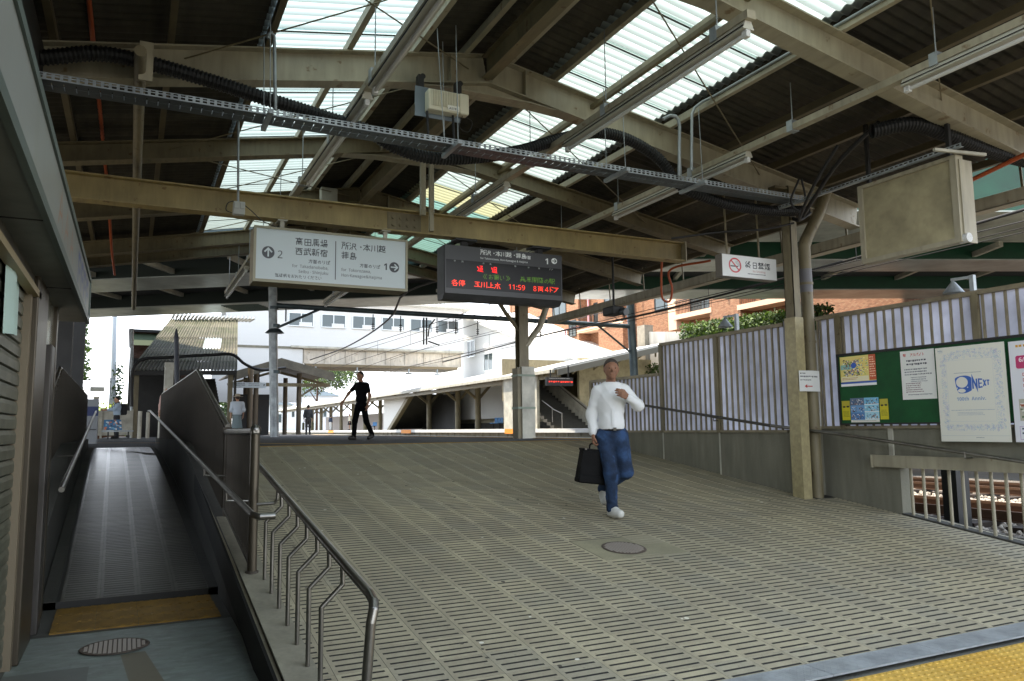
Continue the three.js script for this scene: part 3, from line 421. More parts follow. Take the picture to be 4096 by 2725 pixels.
// ------------------------------------------------------------------ notice boards and posters
{
  const o = thing('notice_board', 'green notice board fixed on the white boarded fence', 'notice board', S(8.41, 1.5, 6.6));
  const flat = (t, s0, s1, y0, y1) => quad(S(t, y0, s0), S(t, y0, s1), S(t, y1, s1), S(t, y1, s0), true); // seen from -t: s0 is on the left
  part('board', box(8.40, 8.425, 1.52, 2.40, 4.2, 7.335), M('board_green', '#0f5a2a', 0.75, 0, { map: rep(T.grime, 0.8) }), o);
  part('frame', [box(8.385, 8.43, 2.40, 2.43, 2.2, 7.36), box(8.385, 8.43, 1.50, 1.52, 4.2, 7.36), box(8.385, 8.43, 1.52, 2.40, 7.335, 7.36)], m_dark, o);
  const poster = (name, label, cat, t, s0, s1, y0, y1, W, H, draw, rough = 0.5) => { const [c, x] = cv(W, H); draw(x, W, H); single(name, label, cat, [box(t + 0.0008, t + 0.004, y0, y1, s1, s0)].length ? flat(t, s0, s1, y0, y1) : null, canvasMat(name + '_' + Math.round(s0 * 100), c, rough)); };
  poster('poster', 'yellow travel poster with an orange side strip, top left of the green board', 'poster', 8.394, 7.306, 6.76, 1.997, 2.385, 384, 288, (x, W, H) => {
    x.fillStyle = '#e8d67a'; x.fillRect(0, 0, W, H); x.fillStyle = '#8cc0b8'; x.fillRect(6, 80, 140, 46); x.fillStyle = '#c9572a'; x.fillRect(312, 0, 72, 240); x.fillStyle = '#f0e6c0'; x.fillRect(8, 196, 296, 46);
    for (let i = 0; i < 260; i++) { x.fillStyle = ['#3b3a38', '#5a4a44', '#8a6a58', '#d8a888', '#3a62b0', '#efe8d8', '#7a9a4a'][i % 7]; const a = rr(30, 200), b = rr(30, 185); x.fillRect(a, b, rr(4, 16), rr(4, 14)); }
    x.fillStyle = '#2f5cc0'; x.beginPath(); x.arc(150, 90, 28, 0, 7); x.fill(); x.fillStyle = '#fff'; latin(x, '', 0, 0, 1, '#fff'); dashes(x, 320, 20, 52, 200, 'rgba(255,240,210,.8)', 9); dashes(x, 20, 206, 190, 26, '#c08a3a', 2); x.fillStyle = '#2a56b4'; x.fillRect(0, 246, W, 18); x.fillStyle = '#f4f4f0'; x.fillRect(0, 264, W, 24);
    for (let i = 0; i < 60; i++) { x.fillStyle = ['#8ab04a', '#fff4c0', '#e0903a', '#6a88b8'][i % 4]; x.fillRect(rr(200, 300), rr(20, 180), rr(4, 14), rr(3, 9)); } });
  poster('poster', 'white recruiting notice with a red heading, high on the green board', 'poster', 8.394, 6.405, 5.957, 1.793, 2.378, 288, 376, (x, W, H) => {
    x.fillStyle = '#e4e4de'; x.fillRect(0, 0, W, H); kan(x, '駅', 26, 22, 24, 3, '#c2443a'); kan(x, 'アルバイト', 84, 22, 24, 3, '#c2443a'); dashes(x, 50, 72, 200, 54, '#4a4a52', 2); dashes(x, 30, 140, 230, 60, '#77777c', 3); dashes(x, 80, 205, 150, 46, '#8f8f92', 3); dashes(x, 34, 250, 150, 80, '#8a6f70', 5); dashes(x, 50, 336, 200, 14, '#77777c', 1); });
  poster('poster', 'blue photo collage poster between two yellow leaflets on the green board', 'poster', 8.394, 7.18, 6.75, 1.53, 1.84, 320, 288, (x, W, H) => {
    x.fillStyle = '#8fc4dc'; x.fillRect(0, 0, W, H); for (let r = 0; r < 3; r++) for (let c = 0; c < 2; c++) { const X = c * 160, Y0 = r * 86; x.fillStyle = ['#5b6f8c', '#79bfe0', '#6a9ccb', '#93cfe6', '#4f7fb8', '#a9d8e8'][r * 2 + c]; x.fillRect(X, Y0, 160, 86); for (let i = 0; i < 45; i++) { x.fillStyle = ['#2c2c34', '#47506a', '#d8c0b0', '#e9eef0', '#355f94', '#7a5a58'][i % 6]; x.fillRect(X + rr(4, 140), Y0 + rr(14, 74), rr(4, 18), rr(3, 12)); } if (c) { x.fillStyle = '#eef2f2'; x.fillRect(X, Y0 + 74, 160, 10); } } x.fillStyle = '#e8e6da'; x.fillRect(0, 260, W, 28); dashes(x, 20, 268, 270, 12, '#9a9a92', 1); });
  const yel = (label, s0, s1, y0, y1) => poster('leaflet', label, 'leaflet', 8.392, s0, s1, y0, y1, 96, 224, (x, W, H) => { x.fillStyle = '#cfc21c'; x.fillRect(0, 0, W, H); x.fillStyle = '#b9ad30'; x.fillRect(0, 0, W, 66); x.fillStyle = '#2a2a1c'; x.beginPath(); x.ellipse(26, 70, 18, 10, 0, 0, 7); x.ellipse(70, 68, 18, 10, 0, 0, 7); x.fill(); dashes(x, 14, 120, 66, 70, 'rgba(90,84,20,.7)', 5); });
  yel('yellow leaflet left of the blue photo collage', 7.312, 7.185, 1.56, 1.81); yel('yellow leaflet right of the blue photo collage', 6.735, 6.615, 1.562, 1.816);
  poster('poster', 'large white anniversary poster with a blue train emblem in a pale blue ornamental border', 'poster', 8.37, 5.925, 5.125, 1.30, 2.37, 768, 1024, (x, W, H) => {
    x.fillStyle = '#e3e1d4'; x.fillRect(0, 0, W, H); latin(x, 'Seibu', 26, 22, 24, '#6f86a8'); dashes(x, 40, 52, 50, 10, '#8fa0b8', 1);
    for (let i = 0; i < 1500; i++) { const side = i % 4, u = rnd(); let a, b; if (side === 0) { a = lerp(90, 690, u); b = rr(70, 160) - 30 * Math.sin(u * 3); } else if (side === 1) { a = lerp(80, 690, u); b = rr(845, 905); } else if (side === 2) { a = rr(50, 110); b = lerp(120, 880, u); } else { a = rr(640, 720); b = lerp(90, 880, u); } x.strokeStyle = `rgba(${rr(110, 170)},${rr(140, 180)},${rr(190, 215)},${rr(0.25, 0.7)})`; x.lineWidth = rr(1, 3); x.beginPath(); x.arc(a, b, rr(2, 11), rr(0, 6), rr(1, 9)); x.stroke(); }
    x.strokeStyle = '#c3c9cf'; x.lineWidth = 2; x.strokeRect(118, 150, 512, 660); dashes(x, 200, 288, 300, 12, '#8a93a0', 1);
    x.fillStyle = '#2d5fb4'; x.beginPath(); x.moveTo(206, 350); x.quadraticCurveTo(240, 318, 330, 322); x.quadraticCurveTo(380, 330, 392, 350); x.lineTo(388, 480); x.quadraticCurveTo(330, 520, 250, 508); x.quadraticCurveTo(214, 490, 206, 350); x.fill();
    x.fillStyle = '#e3e1d4'; x.beginPath(); x.ellipse(284, 392, 66, 58, 0, 0, 7); x.fill(); x.beginPath(); x.ellipse(276, 482, 44, 22, 0.05, 0, 7); x.fill(); x.beginPath(); x.arc(226, 452, 7, 0, 7); x.arc(344, 448, 7, 0, 7); x.fill();
    x.strokeStyle = '#2d5fb4'; x.lineCap = 'butt'; const L = (p, w) => { x.lineWidth = w; x.beginPath(); p.forEach(([a, b], i) => (i ? x.lineTo(a, b) : x.moveTo(a, b))); x.stroke(); };
    L([[404, 468], [404, 352], [446, 462], [446, 362]], 17); L([[508, 372], [470, 368], [470, 456], [508, 450]], 15); L([[470, 412], [502, 412]], 12); L([[518, 376], [544, 442]], 13); L([[544, 380], [518, 446]], 13); L([[554, 384], [584, 386]], 12); L([[569, 386], [569, 436]], 12);
    latin(x, '100th  Anniv.', 212, 540, 52, '#7f98be', 'left', 'bold'); dashes(x, 140, 686, 470, 16, '#aab2bb', 1); dashes(x, 210, 712, 330, 40, '#b4bac0', 3); x.fillStyle = '#a8b2bc'; x.fillRect(10, 960, 748, 2); dashes(x, 400, 978, 100, 12, '#7a7f88', 1); });
  poster('poster', 'white event poster with a crimson date tag, at the right edge of the boards', 'poster', 8.372, 5.085, 4.28, 1.30, 2.36, 768, 1024, (x, W, H) => {
    x.fillStyle = '#e2e2e6'; x.fillRect(0, 0, W, H); x.fillStyle = '#e0a82a'; dashes(x, 70, 40, 600, 60, '#dba22c', 1); x.fillStyle = '#c2336a'; x.beginPath(); x.roundRect(60, 150, 240, 132, 22); x.fill(); latin(x, '6/16', 90, 158, 60, '#f3e6ea', 'left', 'bold'); kan(x, '土', 150, 222, 46, 5, '#f3e6ea');
    for (let i = 0; i < 4; i++) { x.strokeStyle = '#c2443a'; x.lineWidth = 5; x.strokeRect(120, 330 + i * 56, 26, 26); dashes(x, 160, 330 + i * 56, 500, 30, '#45454e', 1); }
    x.fillStyle = '#b8b4a4'; x.fillRect(60, 590, 640, 220); for (let i = 0; i < 160; i++) { x.fillStyle = ['#8a6a52', '#6a7a5a', '#e6e2d8', '#a8553a', '#7a8a9a'][i % 5]; x.fillRect(rr(60, 660), rr(620, 790), rr(8, 50), rr(4, 26)); } x.fillStyle = '#dccb1e'; x.beginPath(); x.ellipse(190, 800, 95, 66, 0, 0, 7); x.fill(); dashes(x, 140, 780, 90, 40, '#77701c', 2); x.strokeStyle = '#b48ac0'; x.lineWidth = 4; x.strokeRect(50, 866, 660, 130); dashes(x, 70, 880, 70, 90, '#5a5a78', 2); x.fillStyle = '#4a6ab0'; x.fillRect(160, 920, 200, 60); });
}
// ------------------------------------------------------------------ the canopy over the slope
const RT = 3.5, sheetY = (t) => 5.87 - 0.18 * Math.abs(t - RT), S_END = 17.25;
{
  const roof = thing('station_canopy', 'gabled corrugated station canopy with two translucent skylight strips beside the ridge', 'canopy', S(RT, 5.8, 8));
  const m_sheets = ['#474339', '#3f3c33', '#504b40'].map((h, i) => M('roof_sheet_' + 'abc'[i], h, 0.85, 0, { map: rep(T.roof, 0.5, i * 0.3, i * 0.2) }));
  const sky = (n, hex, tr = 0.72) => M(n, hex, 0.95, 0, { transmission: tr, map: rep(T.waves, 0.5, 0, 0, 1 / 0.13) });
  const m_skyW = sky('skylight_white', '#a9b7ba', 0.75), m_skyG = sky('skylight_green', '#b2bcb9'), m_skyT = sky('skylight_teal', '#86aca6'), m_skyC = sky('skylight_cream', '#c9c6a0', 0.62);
  const W = 0.78, pitch = 0.13, amp = 0.0165;
  const sheet = (t0, t1, lift) => { const nu = 54, pos = [], f = (u, v) => { const t = lerp(t0, t1, v), z = (u - 0.5) * (W + 0.035); return V(t, sheetY(t) + lift + amp * Math.cos((z / pitch) * 2 * Math.PI), z); }; return grid(nu, 1, f); };
  const rows = [['roof_sheet', -2.7, -0.72, 0.03, 0], ['roof_sheet', -0.8, 1.08, 0.045, 0], ['skylight_sheet', 1.02, 2.64, 0.03, 1], ['roof_sheet', 2.5, 3.53, 0.036, 0], ['roof_sheet', 3.47, 4.47, 0.036, 0], ['skylight_sheet', 4.32, 6.06, 0.03, 2], ['roof_sheet', 5.95, 7.78, 0.037, 0], ['roof_sheet', 7.70, 9.6, 0.03, 0]];
  for (const [n, t0, t1, lift, kind] of rows) {
    const g = sheet(t0, t1, lift), b = bases.get(roof); g.translate(-b.x, -b.y, 0);
    for (let k = 3; k < 23; k++) {
      const s = -0.2 + (k + 0.5) * W; let m = m_sheets[Math.floor(hash(k, Math.round(t0 * 10), 5) * 3)];
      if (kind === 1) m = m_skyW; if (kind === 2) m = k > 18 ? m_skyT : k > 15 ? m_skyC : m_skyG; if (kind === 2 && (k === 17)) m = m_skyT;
      const o = new THREE.Mesh(g, m); o.name = n; o.castShadow = o.receiveShadow = true; o.position.set(0, (k % 2) * 0.006, -s - b.z); roof.add(o);
      if (kind) part('lap_strip', bar(S(t0, sheetY(t0) + lift - 0.02, s + W / 2), S(t1, sheetY(t1) + lift - 0.02, s + W / 2), 0.022, 0.008), M('lap_seal', '#4c524e', 0.8), roof);
    }
  }
  const cap = grid(8, 1, (u, v) => S(RT + (u - 0.5) * 0.5, 5.965 - 0.16 * Math.abs(u - 0.5), lerp(2.1, S_END + 0.4, v))); part('ridge_cap', cap, m_sheets[0], roof);
  // purlins
  for (const t of [-2.5, -1.6, -0.75, 0.2, 1.08, 1.9, 2.62, 3.22, 3.78, 4.36, 5.02, 6.04, 6.95, 7.75, 8.6, 9.45]) { const y = sheetY(t) - 0.045; part('purlin', [box(t - 0.03, t + 0.03, y - 0.09, y - 0.084, 2.2, S_END), box(t - 0.03, t - 0.024, y - 0.084, y, 2.2, S_END), box(t + 0.024, t + 0.03, y - 0.084, y, 2.2, S_END)], t > 1.5 && t < 6.2 ? m_cream : M('shaded_purlin', '#6a5f46', 0.6, 0, { map: rep(T.grime, 0.6) }), roof); }  // outer purlins coloured darker for the shade away from the skylights
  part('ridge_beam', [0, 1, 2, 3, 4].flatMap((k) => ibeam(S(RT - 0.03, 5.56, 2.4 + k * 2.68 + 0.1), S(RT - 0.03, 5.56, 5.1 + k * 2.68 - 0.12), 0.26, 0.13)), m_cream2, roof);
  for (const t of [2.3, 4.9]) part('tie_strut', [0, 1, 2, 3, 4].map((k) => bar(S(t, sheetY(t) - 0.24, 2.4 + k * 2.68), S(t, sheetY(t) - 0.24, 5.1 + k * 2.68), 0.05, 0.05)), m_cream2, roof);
  // frames
  const frames = [[2.42, 0.24], [5.08, 0.32], [7.74, 0.34], [10.42, 0.24], [13.1, 0.26], [15.8, 0.26], [17.15, 0.2]];
  for (const [s, d] of frames) {
    const yt = (t) => sheetY(t) - 0.14, yc = (t) => yt(t) - d / 2;
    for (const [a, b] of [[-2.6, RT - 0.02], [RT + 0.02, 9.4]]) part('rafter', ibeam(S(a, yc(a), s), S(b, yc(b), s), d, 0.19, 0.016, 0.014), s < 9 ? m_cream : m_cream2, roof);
    const yb = (t) => yt(t) - d; part('haunch', [prism([S(RT - 0.85, yb(RT - 0.85), s - 0.007), S(RT + 0.85, yb(RT + 0.85), s - 0.007), S(RT, yb(RT), s - 0.007)], V(0, 0, -0.014)), prism([S(RT - 1.0, yb(RT - 1.0) - 0.003, s - 0.095), S(RT - 0.5, yb(RT - 0.85) + 0.02, s - 0.095), S(RT + 0.5, yb(RT + 0.85) + 0.02, s - 0.095), S(RT + 1.0, yb(RT + 1.0) - 0.003, s - 0.095), S(RT + 0.5, yb(RT + 0.85) + 0.004, s - 0.095), S(RT - 0.5, yb(RT - 0.85) + 0.004, s - 0.095)], V(0, 0, -0.19))], m_cream, roof);
    part('splice_plate', [box(RT - 0.47, RT - 0.455, yb(3) + 0.02, yt(3), s - 0.09, s + 0.09), box(RT + 0.455, RT + 0.47, yb(3) + 0.02, yt(3), s - 0.09, s + 0.09)], m_cream, roof);
  }
  // bracing rods
  const br = (a, b) => part('brace_rod', rod(a, b, 0.008, 6), m_cream2, roof);
  for (let k = 0; k < 5; k++) { const s0 = 2.5 + k * 2.66, s1 = s0 + 2.6; br(S(0.3, sheetY(0.3) - 0.24, s0), S(3.3, 5.55, s1)); br(S(0.3, sheetY(0.3) - 0.24, s1), S(3.3, 5.55, s0)); br(S(3.6, 5.55, s0), S(7.6, sheetY(7.6) - 0.24, s1)); }
  // fascia duct under the right eave
  part('eave_gutter', [box(9.42, 9.44, 4.13, 4.29, 1, 17.2), box(9.42, 9.6, 4.125, 4.14, 1, 17.2), box(9.58, 9.6, 4.13, 4.29, 1, 17.2)], m_cream, roof);
  for (let s = 1.6; s < 17; s += 1.28) part('gutter_strap', bar(S(9.5, 4.14, s), S(9.46, sheetY(9.46), s), 0.03, 0.012), m_cream2, roof);
  part('eave_gutter', [box(-2.78, -2.62, 4.55, 4.68, 2.2, 17.2)], m_cream2, roof);
}
// ---- tie beam with its hangers
{
  const b = thing('cross_beam', 'long cream steel beam spanning the concourse, carrying the hanging signs', 'beam', S(3.5, 4.3, 10));
  part('beam', ibeam(S(-3.0, 4.325, 10), S(8.0, 4.325, 10), 0.31, 0.2, 0.018, 0.014), M('beam_paint', '#ab9a6a', 0.5, 0, { map: rep(T.rust, 0.5, 0.1, 0.7) }), b);
  part('splice_plate', [box(3.02, 3.5, 4.2, 4.45, 9.985, 9.99)], m_cream2, b);
  for (let i = 0; i < 4; i++) for (let j = 0; j < 2; j++) part('bolt', rod(S(3.1 + i * 0.105, 4.275 + j * 0.1, 9.985), S(3.1 + i * 0.105, 4.275 + j * 0.1, 9.965), 0.022, 6), m_cream2, b);
  part('end_plate', box(7.99, 8.01, 4.16, 4.49, 9.88, 10.12), m_cream, b);
  part('hanger', [box(3.43, 3.50, 4.4, 5.2, 9.78, 9.84)], m_cream, b); part('hanger', [box(3.545, 3.60, 4.18, 5.25, 9.74, 9.80)], m_cream, b);
}
// ---- columns
{
  const p = thing('canopy_column', 'cream steel canopy column with a boxed lower half, in front of the concrete wall', 'column', S(8.0, 0.55, 7.7), 'columns of the canopy');
  part('shaft', [box(7.925, 8.045, 2.9, 4.75, 7.59, 7.6), box(7.925, 8.045, 2.9, 4.75, 7.74, 7.75), box(7.98, 7.99, 2.9, 4.75, 7.6, 7.74), box(7.925, 7.935, 2.9, 4.75, 7.59, 7.75)], m_cream2, p);
  part('casing', box(7.91, 8.06, 0.5, 2.94, 7.575, 7.765), M('casing_paint', '#b3a67c', 0.5, 0, { map: rep(T.fine, 0.7) }), p);
  part('head_plate', box(7.7, 8.3, 4.7, 4.73, 7.6, 7.9), m_cream2, p);
  const dp = thing('downpipe', 'thick cream rain pipe with an elbow at its top, beside the cream column', 'pipe', S(8.22, 0.55, 7.66));
  part('pipe', poly([S(8.22, 0.5, 7.64), S(8.22, 3.95, 7.64), S(8.27, 4.05, 7.64), S(8.52, 4.42, 7.64), S(8.7, 4.78, 7.64)], 0.08, 18), m_cream2, dp);
  for (const y of [1.42, 2.6, 3.4]) part('pipe_clamp', rod(S(8.22, y, 7.64), S(8.22, y + 0.035, 7.64), 0.092, 18), m_cream2, dp);
  part('grey_wrap', rod(S(8.22, 3.3, 7.64), S(8.22, 3.62, 7.64), 0.0825, 18), M('grey_tape', '#6d6c70', 0.6), dp);
  const [c, x] = cv(256, 192); x.fillStyle = '#dcdcd8'; x.fillRect(0, 0, 256, 192); dashes(x, 14, 20, 70, 20, '#56565c', 1); dashes(x, 14, 48, 226, 26, '#56565c', 1); dashes(x, 14, 82, 120, 20, '#56565c', 1); x.fillStyle = '#b8433c'; x.fillRect(80, 140, 70, 9); x.beginPath(); x.moveTo(56, 144); x.lineTo(84, 126); x.lineTo(84, 162); x.fill();
  single('paper_notice', 'white paper notice with a red left arrow taped to the cream column and pipe', 'notice', grid(6, 1, (u, v) => S(lerp(7.9, 8.27, u), lerp(1.945, 2.22, v), 7.548 - 0.02 * Math.sin(u * 3.1))), canvasMat('paper', c, 0.6));
  { const o = scene.children[scene.children.length - 1], u = o.geometry.attributes.uv.array, q = o.geometry.attributes.position.array; for (let i = 0; i < u.length / 2; i++) { u[i * 2] = (q[i * 3] - 7.9) / 0.37; u[i * 2 + 1] = (q[i * 3 + 1] - 1.945) / 0.275; } }
  const q = thing('canopy_column', 'canopy column with two splayed arms and a white boxed base, out on the platform', 'column', S(8.38, HP, 16.6), 'columns of the canopy');
  part('shaft', [box(8.26, 8.5, HP, 4.75, 16.48, 16.5), box(8.26, 8.5, HP, 4.75, 16.7, 16.72), box(8.37, 8.39, HP, 4.75, 16.5, 16.7)], m_cream2, q);
  part('casing', box(8.28, 8.62, HP, 2.95, 16.42, 16.76), m_pale, q); part('casing', box(8.18, 8.275, HP, 2.92, 16.45, 16.74), m_cream2, q);
  for (const y of [1.95, 2.72]) part('band', box(8.17, 8.63, y, y + 0.05, 16.41, 16.77), M('green_band', '#7f8a7a', 0.6), q);
  part('arm', poly([S(8.44, 3.45, 16.55), S(8.85, 3.95, 16.55), S(9.1, 4.6, 16.55)], 0.075, 12), m_cream, q); part('arm', poly([S(8.3, 3.85, 16.6), S(7.95, 4.25, 16.6), S(7.6, 4.75, 16.6)], 0.05, 10), m_cream2, q);
  for (const [t, s, l] of [[-1.2, 16.8, 'nearer of two dark canopy columns standing behind the left panel fence'], [-1.22, 21.2, 'farther of two dark canopy columns standing behind the left panel fence']]) { const o = thing('canopy_column', l, 'column', S(t, 0, s), 'columns of the canopy'); part('shaft', box(t - 0.15, t + 0.15, 0, 5.0, s - 0.15, s + 0.15), m_dark, o);  }
}
// ---- lighting rails with tube lights
{
  const y = 4.68, row = (t, label, fix, r0, r1, group) => {
    const o = thing('lighting_rail', label, 'light rail', S(t, y, r0), 'lighting rails under the canopy');
    part('channel', [box(t - 0.045, t + 0.045, y + 0.02, y + 0.09, r0, r1)], m_cream, o);
    for (let s = r0 + 0.4; s < r1; s += 1.7) { part('hanger_rod', rod(S(t, y + 0.09, s), S(t, sheetY(t) - 0.1, s), 0.006, 6), m_galv, o); part('hanger_clip', box(t - 0.052, t + 0.052, y + 0.01, y + 0.13, s - 0.04, s + 0.04), m_galv, o); }
    for (const [s0, s1, l] of fix) {
      const f = thing('tube_light', l, 'tube light', S(t, y, s0), 'unlit tube lights under the canopy');
      part('housing', [prism([S(t - 0.03, y + 0.02, s0), S(t + 0.03, y + 0.02, s0), S(t + 0.058, y - 0.05, s0), S(t - 0.058, y - 0.05, s0)], V(0, 0, s0 - s1))], M('light_housing', '#b9b6a8', 0.35, 0.1), f);
      part('side_groove', [box(t - 0.0605, t - 0.046, y - 0.03, y - 0.024, s0, s1), box(t + 0.046, t + 0.0605, y - 0.03, y - 0.024, s0, s1)], m_dark, f);
      part('tube', rod(S(t, y - 0.082, s0 + 0.06), S(t, y - 0.082, s1 - 0.06), 0.019, 12), M('glass_tube', '#cfd0cc', 0.2), f);
      for (const s of [s0 + 0.03, s1 - 0.03]) part('socket', rbox(t - 0.024, t + 0.024, y - 0.11, y - 0.05, s - 0.03, s + 0.03, 0.008), m_white, f);
    }
  };
  row(1.9, 'long cream lighting rail crossing the left skylight', [[3.9, 6.72, 'unlit tube light on the left rail, at the top edge of the left skylight'], [6.95, 9.7, 'unlit tube light on the rail crossing the left skylight'], [15.6, 19.0, 'far unlit tube light hanging just left of the white direction sign']], 1.2, 19.1);
  row(4.28, 'long cream lighting rail crossing the right skylight', [[4.42, 7.3, 'large unlit tube light slanting across the right skylight'], [8.85, 11.6, 'unlit tube light over the lower end of the right skylight'], [16.5, 19.4, 'far unlit tube light below the white direction sign']], 4.38, 19.5);
  row(6.38, 'long cream lighting rail right of the skylights', [[1.8, 4.63, 'unlit tube light at the upper right, under the dark roof'], [6.68, 9.5, 'unlit tube light right of the skylight, above the departure display'], [11.5, 14.3, 'unlit tube light seen behind the departure display']], 0.5, 17);
  { const o = thing('lighting_rail', 'round grey pipe rail running along the dark left side of the roof', 'light rail', S(-0.04, 4.68, 8), 'lighting rails under the canopy'); part('pipe', rod(S(-0.05, 4.72, 7.0), S(-0.05, 4.6, 21.5), 0.05, 12), m_cream2, o); }
}
// ---- perforated cable tray
{
  const o = thing('cable_tray', 'galvanised perforated cable tray slung across the whole concourse', 'cable tray', S(3.5, 4.42, 7.2)), t0 = -1.6, t1 = 7.75, y = 4.42, s = 7.16;
  part('side_plate', [box(t0, t1, y + 0.034, y + 0.042, s, s + 0.003), box(t0, t1, y + 0.012, y + 0.022, s, s + 0.003), box(t0, t1, y - 0.018, y - 0.006, s, s + 0.003), ...Array.from({ length: 156 }, (_, k) => box(t0 + k * 0.06, t0 + k * 0.06 + 0.024, y - 0.006, y + 0.012, s, s + 0.0028)), ...Array.from({ length: 156 }, (_, k) => box(t0 + k * 0.06, t0 + k * 0.06 + 0.024, y + 0.022, y + 0.034, s, s + 0.0028))], m_galv, o);
  part('bottom_plate', [box(t0, t1, y - 0.021, y - 0.018, s, s + 0.05), box(t0, t1, y - 0.021, y - 0.018, s + 0.2, s + 0.25), ...Array.from({ length: 104 }, (_, k) => box(t0 + k * 0.09, t0 + k * 0.09 + 0.082, y - 0.0208, y - 0.0182, s + 0.05, s + 0.118)), ...Array.from({ length: 104 }, (_, k) => box(t0 + k * 0.09, t0 + k * 0.09 + 0.082, y - 0.0208, y - 0.0182, s + 0.126, s + 0.2))], M('tray_underside', '#5d6365', 0.5, 0.5), o);  // underside coloured darker than the side plates to stand for shade
  part('side_plate', box(t0, t1, y - 0.018, y + 0.04, s + 0.247, s + 0.25), m_galv, o);
  for (const t of [1.03, 2.87, 4.9, 6.0]) { part('cross_arm', box(t - 0.022, t + 0.022, y - 0.062, y - 0.022, s - 0.16, s + 0.32), m_galv, o); for (const q of [s - 0.1, s + 0.28]) part('hanger_rod', rod(S(t, y - 0.03, q), S(t - 0.02, sheetY(t) - 0.12, q), 0.005, 6), m_galv, o); }
  part('hanger_rod', rod(S(2.735, y, 7.1), S(2.66, 5.58, 7.1), 0.005, 6), m_galv, o);
  single('conduit_pipe', 'bright steel conduit with a hooked top rising from the tray at the left skylight', 'conduit', poly([S(1.085, 4.44, 7.12), S(1.06, 5.1, 7.12), S(1.055, 5.15, 7.12), S(1.035, 5.18, 7.12), S(1.01, 5.165, 7.12), S(1.0, 5.12, 7.12)], 0.016, 10), m_galv, 'conduits rising from the cable tray');
  single('conduit_pipe', 'bright hooked conduit, left of two rising from the tray at the right skylight', 'conduit', poly([S(5.70, 4.44, 7.12), S(5.735, 5.05, 7.12), S(5.72, 5.13, 7.12), S(5.68, 5.17, 7.12), S(5.6, 5.165, 7.12), S(5.49, 5.1, 7.12)], 0.019, 10), m_galv, 'conduits rising from the cable tray');
  single('conduit_pipe', 'long bright conduit bending up from the tray and following the skylight edge', 'conduit', poly([S(5.83, 4.5, 7.05), S(5.87, 5.2, 7.05), S(5.9, 5.28, 7.03), S(5.95, 5.33, 6.95), S(6.0, 5.35, 6.8), S(6.0, 5.345, 2.0)], 0.017, 10), m_galv, 'conduits rising from the cable tray');
  const jb = thing('junction_box', 'small grey junction box on the cross beam with a conduit above', 'junction box', S(1.08, 4.2, 9.75)); part('box', rbox(1.01, 1.145, 4.11, 4.27, 9.66, 9.76, 0.012), M('grey_box', '#a9aaa4', 0.5), jb); part('cover', [rbox(1.02, 1.075, 4.18, 4.25, 9.645, 9.665, 0.006), rbox(1.085, 1.14, 4.18, 4.25, 9.645, 9.665, 0.006)], M('grey_box', '#a9aaa4', 0.5), jb); part('conduit', rod(S(1.065, 4.27, 9.7), S(1.04, 5.3, 9.7), 0.014, 8), m_galv, jb);
  part('loop_wire', tube([S(1.01, 4.27, 9.68), S(0.95, 4.24, 9.68), S(0.93, 4.15, 9.68), S(1.0, 4.12, 9.68)], 0.006, 5), m_cable, jb); part('loop_wire', tube([S(1.14, 4.24, 9.7), S(1.22, 4.18, 9.7), S(1.35, 4.07, 9.7), S(1.52, 4.02, 9.75)], 0.006, 5), m_cable, jb);
}
// ---- black corrugated hose
function hose(pts, r, pitch) {
  const c = new THREE.CatmullRomCurve3(pts, false, 'centripetal'), L = c.getLength(), n = Math.floor(L / pitch) * 4, nr = 12, fr = c.computeFrenetFrames(n, false);
  return grid(nr, n, (u, v) => { const i = Math.round(v * n), p = c.getPointAt(v), a = u * Math.PI * 2, k = r * (1 + 0.075 * [1, 1, -1, -1][i % 4]); return p.addScaledVector(fr.normals[i], Math.cos(a) * k).addScaledVector(fr.binormals[i], Math.sin(a) * k); });
}
single('corrugated_hose', 'thick black corrugated hose drooping across the concourse behind the tray', 'hose', hose([S(-1.6, 4.6, 7.45), S(-0.87, 4.69, 7.45), S(-0.38, 4.83, 7.45), S(-0.02, 4.84, 7.48), S(0.54, 4.78, 7.5), S(1.02, 4.7, 7.5), S(1.65, 4.65, 7.6), S(2.1, 4.58, 7.62), S(2.37, 4.46, 7.62), S(2.75, 4.40, 7.62), S(3.22, 4.46, 7.62), S(3.86, 4.64, 7.62), S(4.38, 4.86, 7.62), S(4.92, 5.02, 7.62), S(5.35, 5.0, 7.62), S(5.8, 4.82, 7.62), S(6.1, 4.52, 7.6), S(6.68, 4.36, 7.55), S(7.4, 4.32, 7.5), S(8.1, 4.38, 7.45)], 0.066, 0.036), m_black);
single('corrugated_hose', 'black corrugated hose under the roof at the far upper right', 'hose', hose([S(7.0, 4.62, 5.5), S(7.35, 4.68, 5.3), S(7.8, 4.6, 5.2), S(8.4, 4.5, 5.15), S(9.2, 4.45, 5.1)], 0.075, 0.036), m_black);
single('hose_strap', 'cream steel strap plate hanging in front of the black hose on the left', 'strap', [box(-0.06, 0.055, 4.62, 4.98, 7.36, 7.39)], m_cream);
